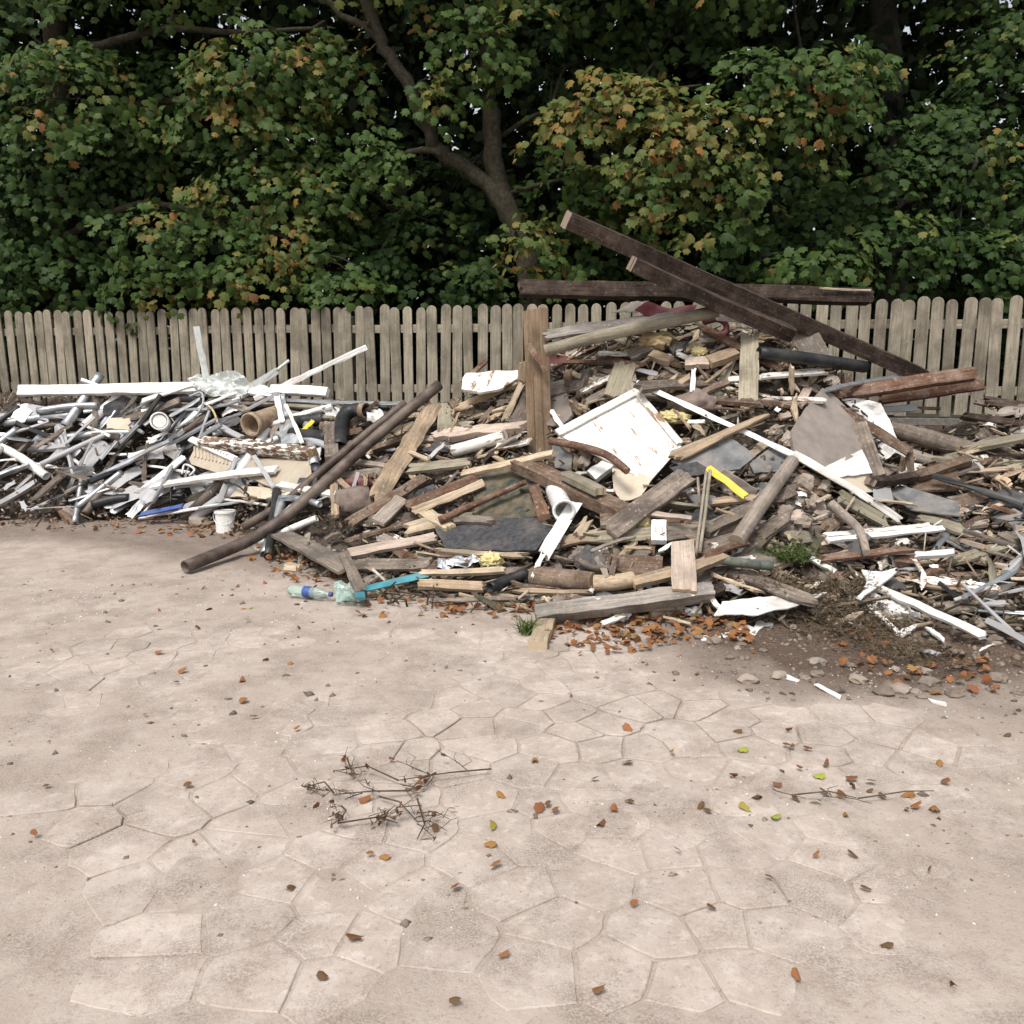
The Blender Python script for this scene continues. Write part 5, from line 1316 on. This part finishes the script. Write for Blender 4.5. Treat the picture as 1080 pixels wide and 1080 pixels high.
Lump('rubble_stone', 'grey-brown stone left of the white bucket', 'stone', 'stone', 212, 550, 14, 9, .05, .35, 1.2, sub=2, flat=True)

# ================================================================== SMALL FRAGMENTS (individuals, shared meshes)
def scrap_mesh(name, mat, L, Wd, Th, jag, k):
    r = random.Random(k)
    v, f = board_geo(L, Wd, Th, jag * 1.7, jag * 1.7, 5, 5 if Wd > .05 else 3, r.uniform(-.02, .02), r.uniform(.6, 1.1), .005, r, twist=r.uniform(-.25, .25))
    me = bpy.data.meshes.new(name); me.from_pydata(v, [], f); me.update(); me.materials.append(M[mat]); return me
KINDS = {}
def kind(key, name, label, cat, group, specs):
    ms = []
    for i, (mat, L, Wd, Th, j) in enumerate(specs):
        ms.append(scrap_mesh(name, mat, L, Wd, Th, j, hash((key, i)) % 1000 if False else i * 7 + len(key)))
    KINDS[key] = (name, label, cat, group, ms)
kind('stick', 'wood_splinter', 'loose wood splinter', 'splinter', 'wood splinters strewn over the heap',
     [('tan', .26, .018, .012, .03), ('pale', .20, .022, .012, .03), ('tan', .36, .02, .015, .05), ('rust', .28, .022, .015, .04), ('brown', .34, .025, .018, .03), ('greydark', .40, .022, .015, .03), ('pale', .15, .03, .012, .04), ('olive', .3, .02, .014, .03), ('pale', .3, .035, .012, .08), ('tan', .24, .045, .012, .08), ('pale', .34, .025, .012, .06)])
kind('block', 'wood_chunk', 'broken wood chunk', 'wood chunk', 'wood chunks lodged in the heap',
     [('tan', .13, .06, .03, .02), ('pink', .16, .07, .03, .02), ('brown', .17, .07, .04, .015), ('greydark', .20, .08, .03, .02), ('rust', .15, .06, .03, .02), ('grey', .18, .09, .02, .03), ('dark', .22, .08, .04, .02), ('pale', .11, .05, .03, .02)])
kind('plank', 'plank_end', 'broken plank end', 'plank', 'plank ends sticking out of the heap',
     [('brown', .48, .085, .022, .05), ('greydark', .55, .10, .022, .04), ('grey', .45, .09, .02, .04), ('tan', .42, .07, .02, .06), ('rust', .5, .07, .022, .05), ('dark', .6, .09, .03, .03), ('peel', .5, .08, .022, .03), ('olive', .45, .09, .02, .04)])
kind('white', 'white_chip', 'chip of board', 'chip', 'white chips on the heap',
     [('white', .14, .05, .01, .02), ('whitechip', .20, .04, .012, .03), ('whiteclean', .10, .06, .006, .02), ('whitechip', .26, .03, .012, .02), ('lilac', .18, .05, .01, .02)])
kind('metal', 'plastic_strip', 'narrow tangled strip', 'strip', 'strips tangled in the left pile',
     [('whiteclean', .56, .028, .012, .005), ('lilac', .7, .022, .012, .005), ('metal', .62, .025, .008, .005), ('greydark', .60, .03, .015, .01), ('metal', .8, .03, .02, .004), ('lilac', .8, .035, .02, .004), ('metal', .3, .10, .005, .02), ('black', .5, .05, .03, .005), ('greydark', .55, .05, .02, .02), ('lilac', .34, .12, .006, .03), ('metal', .5, .06, .03, .005), ('lilac', .55, .05, .03, .01)])
TONE = {'raw_tan_wood': 'tan', 'pale_softwood': 'pale', 'pinkish_sawn_wood': 'pinkish', 'red_brown_wood': 'reddish', 'brown_stained_wood': 'brown', 'dark_beam_wood': 'blackish', 'weathered_grey_wood': 'grey', 'old_grey_brown_wood': 'grey-brown',
        'greenish_old_wood': 'olive-grey', 'brown_wood_peeling_white': 'flaking brown', 'white_gloss_paint': 'white', 'chipped_white_paint': 'chipped white', 'white_plastic': 'clean white', 'grey_white_plastic': 'pale grey', 'dull_galvanised_metal': 'silver', 'black_plastic': 'black'}
TONE.update({'grey_slate': 'slate-grey', 'black_roofing_felt': 'black felt', 'grey_brown_chipboard': 'chipboard', 'beige_hardboard': 'beige', 'mouldy_green_black_board': 'mouldy'})
kind('long', 'long_board', 'long broken board', 'board', 'long boards across the heap',
     [('brown', .85, .07, .025, .08), ('greydark', 1.0, .09, .025, .06), ('tan', .8, .05, .025, .08), ('rust', .9, .06, .022, .06), ('dark', 1.1, .08, .04, .04), ('peel', .8, .07, .025, .05), ('olive', .9, .08, .022, .06), ('pale', .75, .045, .022, .08), ('whitechip', .8, .05, .018, .03), ('pink', .7, .07, .022, .08)])
kind('slabs', 'sheet_fragment', 'broken sheet fragment', 'sheet', 'sheet fragments in the heap',
     [('slate', .26, .2, .012, .08), ('felt', .3, .2, .01, .1), ('slab', .3, .22, .02, .08), ('beige', .24, .18, .01, .08), ('mould', .3, .2, .015, .06), ('greydark', .32, .18, .02, .08), ('brown', .3, .17, .02, .09), ('whitechip', .2, .15, .008, .06)])
kind('panels', 'bent_sheet', 'bent sheet offcut', 'sheet', 'bent sheets in the left pile',
     [('metal', .36, .2, .005, .03), ('lilac', .4, .16, .006, .03), ('whiteclean', .32, .18, .006, .04), ('greydark', .4, .14, .02, .04), ('beige', .34, .2, .01, .04), ('metal', .5, .11, .03, .01), ('whitechip', .42, .12, .02, .03), ('felt', .3, .2, .008, .05)])
def to_px(p):
    q = p - CAM; dep = q.y * CA - q.z * SA; up = q.y * SA + q.z * CA
    return 540 + F * q.x / dep, 540 - F * up / dep
def scatter(key, N, box, lift=(0.0, .08), sc=(.7, 1.25), flat=.35, ang=(0, .75)):
    name, noun, cat, group, ms = KINDS[key]
    for _ in range(N):
        for _t in range(30):
            px, py = rnd.uniform(box[0], box[1]), rnd.uniform(box[2], box[3])
            if interp(px, CREST) + 3 < py < interp(px, BASE) + 2 and not covered(px, py): break
        else: continue
        p = heap(px, py, rnd.uniform(*lift))
        eps = 4
        tx = (heap(px + eps, py) - heap(px - eps, py)).normalized(); ty = (heap(px, py - eps) - heap(px, py + eps)).normalized()
        a = rnd.gauss(*ang) + (math.pi if rnd.random() < .5 else 0)
        x = (tx * math.cos(a) + ty * math.sin(a)) + Vector((rnd.gauss(0, .12), rnd.gauss(0, .25), rnd.gauss(0, .12)))
        x.normalize()
        z = tx.cross(ty) + Vector((rnd.gauss(0, flat), rnd.gauss(0, flat), rnd.gauss(0, flat)))
        if z.dot(CAM - p) < 0: z = -z
        z = (z - x * z.dot(x)).normalized(); y = z.cross(x)
        m = Matrix((x, y, z)).transposed().to_4x4(); m.translation = p
        me = rnd.choice(ms); s = rnd.uniform(*sc)
        L_ = max(q.co.x for q in me.vertices) * s
        (ax_, ay_), (bx_, by_) = to_px(p - x * L_), to_px(p + x * L_)
        if any(covered(ax_ + (bx_ - ax_) * t_, ay_ + (by_ - ay_) * t_) for t_ in (0, .25, .5, .75, 1)): continue
        if ay_ < interp(ax_, CREST) - 12 or by_ < interp(bx_, CREST) - 12: continue
        if ax_ > bx_: ax_, ay_, bx_, by_ = bx_, by_, ax_, ay_
        an = math.degrees(math.atan2(ay_ - by_, bx_ - ax_)); ln = math.hypot(bx_ - ax_, by_ - ay_)
        ori = 'level' if abs(an) < 18 else 'upright' if abs(an) > 66 else 'rising' if an > 0 else 'falling'
        size = 'short' if ln < 22 else 'long' if ln > 45 else 'middling'
        tone = TONE[me.materials[0].name]
        lab = unique(px, py, f'{tone} {noun}', f'{size} {tone} {noun}', f'{ori} {tone} {noun}', f'{size} {ori} {tone} {noun}')
        if lab is None: continue
        o = bpy.data.objects.new(name, me); COL.objects.link(o)
        o.matrix_world = m @ Matrix.Diagonal((s * rnd.uniform(.85, 1.2), s, s, 1))
        tag(o, lab, cat, group)
scatter('long', 110, (440, 1110, 350, 640), (.0, .07), (.8, 1.35), .25, (.1, .55))
scatter('slabs', 60, (440, 1110, 350, 640), (.02, .09), (.7, 1.3), .3)
scatter('plank', 130, (430, 1110, 340, 640), (.0, .12))
scatter('plank', 26, (200, 430, 430, 600), (.0, .10))
scatter('plank', 8, (-60, 200, 430, 600), (.0, .10))
scatter('block', 110, (420, 1110, 340, 650), (.03, .15))
scatter('block', 24, (180, 420, 430, 600), (.03, .10))
scatter('stick', 110, (420, 1110, 345, 655), (.05, .18))
scatter('stick', 24, (200, 420, 430, 620), (.04, .14))
scatter('stick', 50, (480, 900, 350, 480), (.06, .18), (.8, 1.4))
scatter('white', 65, (560, 1110, 345, 690), (.06, .15), (.5, 1.0))
scatter('white', 26, (-60, 420, 415, 600), (.05, .14), (.5, 1.0))
scatter('panels', 34, (-60, 330, 420, 530), (.05, .2), (.7, 1.25), .5, (.4, .5))
scatter('metal', 60, (120, 260, 412, 535), (.05, .26), (.8, 1.5), .5, (.65, .35))
scatter('metal', 85, (-70, 330, 416, 535), (.03, .20), (.7, 1.4), .5, (.3, .6))
scatter('metal', 14, (1000, 1110, 500, 680), (.03, .2))

for i in range(34):
    px, py = rnd.uniform(-40, 330), 0
    py = rnd.uniform(interp(px, CREST) + 8, interp(px, BASE) - 20)
    if covered(px, py): continue
    a_, ln = rnd.gauss(.5, .5), rnd.uniform(14, 40); mt = rnd.choice(['lilac', 'metal', 'steel', 'whiteclean', 'black', 'metal'])
    lab = unique(px, py, {'lilac': 'pale grey', 'metal': 'silver', 'steel': 'rust-grey', 'whiteclean': 'white', 'black': 'black'}[mt] + ' pipe offcut')
    if lab: T('pipe_offcut', lab, 'pipe', mt, [(px - math.cos(a_) * ln, py + math.sin(a_) * ln), (px + math.cos(a_) * ln * .1, py - 2), (px + math.cos(a_) * ln, py - math.sin(a_) * ln)], rnd.uniform(2.6, 6.0), l=rnd.uniform(.10, .22), wall=.005, group='pipe offcuts in the left pile', sides=10)
# splinters and shreds too small and too many to count
def shards(N, box, dens=1.0):
    P, X, Z, L_, W_ = [], [], [], [], []
    while len(P) < N:
        px = rnd.uniform(box[0], box[1]); py = rnd.uniform(interp(px, CREST), interp(px, BASE) + 6)
        if not box[2] < py < box[3] or covered(px, py): continue
        p = heap(px, py, rnd.uniform(0, .13)); a = rnd.gauss(0.1, .8)
        P.append(tuple(p)); X.append((math.cos(a), rnd.gauss(-.2, .5), math.sin(a) * .8 + .1)); Z.append((rnd.gauss(0, .5), -1 + rnd.gauss(0, .4), .8))
        L_.append(rnd.uniform(.02, .075) * (2 if rnd.random() < .15 else 1)); W_.append(rnd.uniform(.0025, .010))
    return [np.array(q) for q in (P, X, Z, L_, W_)]
SP = [np.concatenate(q) for q in zip(shards(2500, (400, 1110, 340, 660)), shards(700, (-70, 400, 410, 610)))]
P_, X_, Z_, L__, W__ = SP
X_ = norm(X_); Z_ = norm(Z_ - X_ * (X_ * Z_).sum(1, keepdims=True)); Y_ = np.cross(Z_, X_)
cb = np.array([(sx, sy, sz) for sx in (-1, 1) for sy in (-1, 1) for sz in (-1, 1)], float)
H_ = W__ * rng.uniform(.25, .9, len(W__))
tap = rng.uniform(.1, 1, (len(P_), 1)) * np.where(cb[:, 0] > 0, 1, 0) + np.where(cb[:, 0] > 0, 0, 1)
co = P_[:, None] + cb[None, :, 0, None] * (L__[:, None] * X_)[:, None] + cb[None, :, 1, None] * tap[..., None] * (W__[:, None] * Y_)[:, None] + cb[None, :, 2, None] * (H_[:, None] * Z_)[:, None]
quad = np.array([(0, 1, 3, 2), (4, 6, 7, 5), (0, 4, 5, 1), (2, 3, 7, 6), (0, 2, 6, 4), (1, 5, 7, 3)])
fq = (quad[None] + (np.arange(len(P_)) * 8)[:, None, None]).reshape(-1, 4)
me = bpy.data.meshes.new('splinter_litter')
me.vertices.add(len(P_) * 8); me.vertices.foreach_set('co', co.ravel())
me.loops.add(fq.size); me.loops.foreach_set('vertex_index', fq.ravel().astype(np.int32))
me.polygons.add(len(fq)); me.polygons.foreach_set('loop_start', np.arange(len(fq)) * 4); me.update()
at_ = me.attributes.new('tint', 'FLOAT', 'POINT'); at_.data.foreach_set('value', np.repeat(rng.random(len(P_)), 8).astype(np.float32))
me.materials.append(M['shards']); o = bpy.data.objects.new('splinter_litter', me); COL.objects.link(o)
tag(o, 'fine splinters and shreds littering the whole debris heap', 'splinters', kind='stuff')

# stones of the crushed infill: too many and too small to count
def pebbles(name, label, pts, size, mat, cat):
    N = len(pts)
    base = np.array([(1,0,0),(-1,0,0),(0,1,0),(0,-1,0),(0,0,1),(0,0,-1)], float)
    tri = np.array([(0,2,4),(2,1,4),(1,3,4),(3,0,4),(2,0,5),(1,2,5),(3,1,5),(0,3,5)])
    co = base[None] * rng.uniform(.5, 1.3, (N, 6, 1)) + rng.normal(0, .18, (N, 6, 3))
    th = rng.random(N) * 6.28; c, s = np.cos(th), np.sin(th)
    co = np.stack([co[..., 0] * c[:, None] - co[..., 1] * s[:, None], co[..., 0] * s[:, None] + co[..., 1] * c[:, None], co[..., 2] * .7], -1)
    co = (co * size[:, None, None] + pts[:, None]).reshape(-1, 3)
    f = (tri[None] + (np.arange(N) * 6)[:, None, None]).reshape(-1, 3)
    me = bpy.data.meshes.new(name)
    me.vertices.add(len(co)); me.vertices.foreach_set('co', co.ravel())
    me.loops.add(f.size); me.loops.foreach_set('vertex_index', f.ravel().astype(np.int32))
    me.polygons.add(len(f)); me.polygons.foreach_set('loop_start', np.arange(len(f)) * 3); me.update()
    me.materials.append(M[mat]); o = bpy.data.objects.new(name, me); COL.objects.link(o)
    return tag(o, label, cat, kind='stuff')
pts = []
while len(pts) < 5200:
    px = rnd.uniform(-60, 1130); py = rnd.uniform(interp(px, CREST), interp(px, BASE))
    p = heap(px, py, rnd.uniform(-.02, .05)); pts.append(tuple(p))
pebbles('rubble_crumbs', 'crushed brick and plaster crumbs filling gaps of the heap', np.array(pts), rng.uniform(.008, .035, len(pts)) , 'crumb', 'rubble')
def ground_pts(N, fn):
    x, y = rng.uniform(-3.5, 3.8, N * 12), rng.uniform(2.0, 6.2, N * 12)
    ok = np.nonzero(rng.random(N * 12) < fn(x, y))[0][:N]
    x, y = x[ok], y[ok]
    return np.stack([x, y, ground_z(x, y)], 1)
GMARKS0 = [(872,730,'the long white splinter'),(832,714,'the narrow white scrap'),(795,660,'the jagged white scrap'),(988,741,'the white splinter at right edge'),(944,660,'the curved white offcut'),(755,672,'the dull white scrap'),(986,670,'the pointed white offcut'),(890,680,'the dry weeds at front right')]
sm = lambda x, y: float(soil_mask(np.array([x]), np.array([y]))[0])
gp = ground_pts(3800, lambda x, y: soil_mask(x, y) * .9 + .06)
pebbles('gravel', 'brown gravel and clods on the soil at right', gp, rng.uniform(.004, .028, len(gp)) * (rng.random(len(gp)) ** .6), 'crumb', 'gravel')
gp = ground_pts(1700, lambda x, y: .25 + .75 * (vnoise(x * 1.3, y * 1.3, 4) > .62))
pebbles('white_grit', 'scattered tiny white grit on the paved yard', gp, rng.uniform(.002, .0065, len(gp)), 'whitecrumb', 'grit')

gp = ground_pts(2600, lambda x, y: .15 + .85 * (fbm(x * 1.1, y * 1.1, 31) > .52))
pebbles('fine_grit', 'grey-brown grit and crumbs lying on the paved yard', gp, rng.uniform(.002, .008, len(gp)) * (.6 + .8 * rng.random(len(gp)) ** 3), 'crumb', 'grit')
for i in range(46):
    for _t in range(40):
        px, py = rnd.uniform(735, 1070), rnd.uniform(655, 745); p = ground_at(px, py)
        if sm(p.x, p.y) > .5: break
    else: continue
    lab = unique(px, py, 'plaster clod', 'brown clod', 'broken clod', 'small clod', marks=GMARKS0)
    if not lab: continue
    mt = 'stone' if 'brown' in lab else rnd.choice(['crumb', 'slab', 'crumb'])
    s_ = rnd.uniform(.012, .042)
    bm = bmesh.new(); bmesh.ops.create_icosphere(bm, subdivisions=2, radius=1); sv = Vector((rnd.uniform(0, 90), 3, 1))
    for q in bm.verts:
        k_ = s_ * (1 + .5 * mnoise.fractal(q.co * 1.4 + sv, 1, 2, 3)); q.co = Vector((q.co.x * k_ * 1.3, q.co.y * k_, q.co.z * k_ * .6))
    o = from_bm('rubble_clod', bm, M[mt]); o.location = (p.x, p.y, gz(p.x, p.y) + s_ * .25); o.rotation_euler = (0, 0, rnd.uniform(0, 6.28))
    tag(o, lab, 'clod', 'clods on the soil at right')

# ------------------------------------------------------------------ fallen leaves
def flat_leaf(t, k):
    r = np.random.default_rng(k)
    o = leaves_obj('fallen_leaf', np.zeros((1, 3)), np.array([[r.normal(0, .15), r.normal(0, .15), 1.0]]), np.array([[0, 1.0, 0]]), np.ones(1), np.array([t]), M['litter'])
    me = o.data; bpy.data.objects.remove(o)
    for q in me.vertices:
        q.co.x *= .58; ra = math.hypot(q.co.x, q.co.y) + 1e-6; sh_ = (0.62 / ra) ** .35 if ra > .3 else 1; q.co.x *= sh_; q.co.y *= sh_
        q.co.z += .8 * q.co.x * q.co.x * (1 if k % 2 else -.5) + .35 * q.co.y * q.co.y * (1 if k % 3 else -.6)
    return me
LM = {'orange': [flat_leaf(t, i) for i, t in enumerate((.3, .45, .55, .7))], 'brown': [flat_leaf(t, 10 + i) for i, t in enumerate((.85, .95, 1.0))], 'green': [flat_leaf(t, 20 + i) for i, t in enumerate((.0, .08))]}
GMARKS = [(330,620,'the plastic bottle'),(572,669,'the pale tan block'),(195,598,'the steel pipe end'),(390,830,'the twiggy fallen branch'),(890,838,'the thin dry twig'),(872,730,'the long white splinter'),(832,714,'the narrow white scrap'),(795,660,'the jagged white scrap'),(988,741,'the white splinter at right edge'),
 (100,1040,'the lower left corner'),(540,1060,'the bottom edge middle'),(1000,1040,'the lower right corner'),(30,700,'the left edge of yard'),(540,760,'the middle of the paving'),(700,900,'the bare paving at lower right'),(250,900,'the bare paving at lower left'),(400,720,'the paving behind the branch'),(680,720,'the paving before the weathered beam'),(130,800,'the paving at far left'),(1050,800,'the soil at right edge')]
def put_leaf(px, py, c, size):
    p = ground_at(px, py); z = max(gz(p.x, p.y), .004 if p.y < 5 else -1) + .008
    o = bpy.data.objects.new('fallen_leaf', rnd.choice(LM[c])); COL.objects.link(o)
    o.location = (p.x, p.y, z); s = size * rnd.uniform(.7, 1.15); o.scale = (s * rnd.uniform(.55, 1), s, s)
    o.rotation_euler = (rnd.gauss(0, .25), rnd.gauss(0, .25), rnd.uniform(0, 6.28))
    lab = unique(px, py, {'orange': 'orange fallen leaf', 'brown': 'dull brown fallen leaf', 'green': 'yellow-green fallen leaf'}[c], {'orange': 'curled orange fallen leaf', 'brown': 'curled dull brown fallen leaf', 'green': 'curled yellow-green fallen leaf'}[c], marks=GMARKS)
    tag(o, lab or {'orange': 'orange fallen leaf lying on the paved yard', 'brown': 'dull brown fallen leaf lying on the paved yard', 'green': 'yellow-green fallen leaf lying on the paved yard'}[c], 'leaf', {'orange': 'orange fallen leaves', 'brown': 'brown fallen leaves', 'green': 'yellow-green fallen leaves'}[c])
for x, y in [(563,803),(527,838),(567,856),(585,855),(520,891),(524,913),(482,936),(660,769),(168,643),(166,689),(190,709),(255,719),(257,741),(222,641),(256,641),(312,771),(315,664),(213,620),(250,618),(280,615),(306,700),(335,852),(408,905),(382,846),(990,805),(963,852),(985,853),(960,838),(995,825),(980,918),(640,690),(605,668),(612,690),(735,712)]: put_leaf(x, y, 'orange', .042)
for x, y in [(628,823),(661,806),(633,871),(780,772),(830,771),(828,787),(834,790),(850,790),(870,808),(895,822),(822,829),(838,842),(868,836),(886,838),(900,830),(885,840),(800,842),(772,819),(740,850),(748,857),(897,902),(370,990),(260,655),(322,634),(312,637),(930,840),(920,826)]: put_leaf(x, y, 'brown', .042)
for x, y in [(785,791),(866,819),(863,847),(816,864),(782,852),(265,640),(520,871)]: put_leaf(x, y, 'green', .042)
for _ in range(45):
    put_leaf(rnd.uniform(20, 1070), rnd.uniform(650, 1060), rnd.choice(['orange', 'brown', 'brown']), .030)
# thick litter along the foot of the heap
lp = []
def strip(n, x0, x1, dy0, dy1):
    for _ in range(n):
        px = rnd.uniform(x0, x1); py = interp(px, BASE) + dy0 + (dy1 - dy0) * rnd.random() ** 1.6
        p = ground_at(px, py); lp.append((p.x, p.y, gz(p.x, p.y) + .012 + rnd.random() * .03))
strip(260, 575, 700, -6, 34); strip(120, 470, 580, -4, 14); strip(170, 100, 260, -8, 14); strip(200, 255, 480, -10, 22); strip(150, 690, 790, 0, 26); strip(70, 880, 1080, 0, 45); strip(60, -40, 120, -4, 14)
lp = np.array(lp); k = len(lp)
tag(leaves_obj('leaf_litter', lp, rng.normal(size=(k, 3)) * .45 + np.array([0, 0, 1.0]), rng.normal(size=(k, 3)), rng.uniform(.022, .042, k), np.clip(rng.normal(.6, .22, k), .1, 1), M['litter']),
    'band of orange-brown fallen leaves along the foot of the heap', 'leaf litter', kind='stuff')

# ------------------------------------------------------------------ weeds, grass, dry stalks, twig
def blades(name, c, n, h, spread, tint, lean=.5, w=.004, lf=0, mat='grass'):
    V_, F_, tn = [], [], []
    for _ in range(n):
        a = rnd.random() * 6.28; d = rnd.random() ** .7 * spread
        b0_ = Vector((math.cos(a) * d, math.sin(a) * d, 0)); hh = h * rnd.uniform(.5, 1.1)
        dr = Vector((rnd.gauss(0, lean), rnd.gauss(0, lean), 1)).normalized(); sd_ = dr.cross(Vector((rnd.gauss(0, 1), rnd.gauss(0, 1), .1))).normalized() * w
        mid_ = b0_ + dr * hh * .55; tp = b0_ + dr * hh + Vector((dr.x, dr.y, -.35)) * hh * .35
        i = len(V_); V_ += [b0_ - sd_, b0_ + sd_, mid_ + sd_ * .8, mid_ - sd_ * .8, tp]
        F_ += [(i, i + 1, i + 2, i + 3), (i + 3, i + 2, i + 4)]; t = min(1, max(0, rnd.gauss(tint, .18))); tn += [t] * 5
        for _l in range(lf):
            q = b0_ + (tp - b0_) * rnd.uniform(.3, 1); u = Vector((rnd.gauss(0, 1), rnd.gauss(0, 1), rnd.gauss(.2, .5))).normalized() * rnd.uniform(.012, .028); s2 = u.cross(Vector((0, 0, 1)));
            s2 = s2.normalized() * u.length * .35 if s2.length > 1e-5 else Vector((.005, 0, 0))
            i = len(V_); V_ += [q, q + u * .5 + s2, q + u, q + u * .5 - s2]; F_ += [(i, i + 1, i + 2, i + 3)]; tn += [t] * 4
    o = mk(name, V_, F_, M[mat]); o.location = c
    a_ = o.data.attributes.new('tint', 'FLOAT', 'POINT'); a_.data.foreach_set('value', tn)
    return o
tag(blades('grass_tuft', ground_at(554, 668), 70, .13, .05, .35), 'green grass tuft beside the pale tan block', 'grass')
tag(blades('green_weed', heap(838, 592, .16), 90, .16, .11, .3, .8, .003, 7), 'leafy green weed growing at front right of the heap', 'weed')
for i, (x, y, s, nn) in enumerate([(882, 632, .22, 200), (908, 654, .24, 190), (852, 617, .16, 110), (872, 662, .20, 150), (940, 680, .24, 150), (820, 614, .12, 60), (893, 615, .16, 120), (975, 690, .20, 100)]):
    tag(blades('dry_weed', heap(x, y, .14) - Vector((0, 0, .03)), nn, .17, s, .6, 1.3, .0020, 2, 'dryweed'), unique(x, y, 'dry brown weed and roots', 'tangled dry weed'), 'dry weed', 'dry weeds at front right')
tv, tf = [], []
def tw(a, bq, r, dep):
    a, bq = Vector(a), Vector(bq)
    m_ = (a + bq) / 2 + Vector((rnd.gauss(0, .02), rnd.gauss(0, .02), abs(rnd.gauss(0, .012))))
    vv, ff = tube_geo([a, m_, bq], [r, r * .8, r * .5], 5); o = len(tv); tv.extend(vv); tf.extend(tuple(i + o for i in f) for f in ff)
    if dep:
        for _ in range(3):
            s0 = a + (bq - a) * rnd.uniform(.2, .95); an = math.atan2((bq - a).y, (bq - a).x) + rnd.choice([-1, 1]) * rnd.uniform(.4, 1.1); ln = (bq - a).length * rnd.uniform(.25, .5)
            tw(s0, s0 + Vector((math.cos(an) * ln, math.sin(an) * ln, rnd.uniform(0, .03))), r * .6, dep - 1)
g0 = lambda x, y: ground_at(x, y, .015)
org = g0(430, 840)
for (x0, y0, x1, y1) in [(518, 811, 420, 823), (460, 815, 432, 834), (432, 834, 352, 838), (420, 823, 352, 813), (352, 836, 322, 830), (440, 842, 440, 885), (360, 850, 356, 868), (356, 868, 420, 868), (400, 840, 440, 866)]:
    tw(g0(x0, y0), g0(x1, y1), .0034, 2)
fb = empty('fallen_branch', org); tag(fb, 'dry twiggy fallen branch lying on the paved yard at left', 'branch')
mk('stem', [q - org for q in tv], tf, M['twig'], fb)
N = 60
q = np.array([tuple(Vector(tv[rnd.randrange(len(tv))]) - org) for _ in range(N)])
leaves_obj('withered_leaves', q, rng.normal(size=(N, 3)), rng.normal(size=(N, 3)), rng.uniform(.008, .02, N), rng.uniform(.8, 1, N), M['litter'], fb)
tw_main = (tv, tf)
tv, tf = [], []
tw(g0(838, 838), g0(905, 842), .003, 1); tw(g0(905, 842), g0(985, 834), .003, 0); tw(g0(815, 832), g0(850, 842), .0025, 0)
o = mk('fallen_twig', [q - g0(890, 840) for q in tv], tf, M['twig']); o.location = g0(890, 840)
tag(o, 'thin dry twig lying among leaves on the right of yard', 'twig')
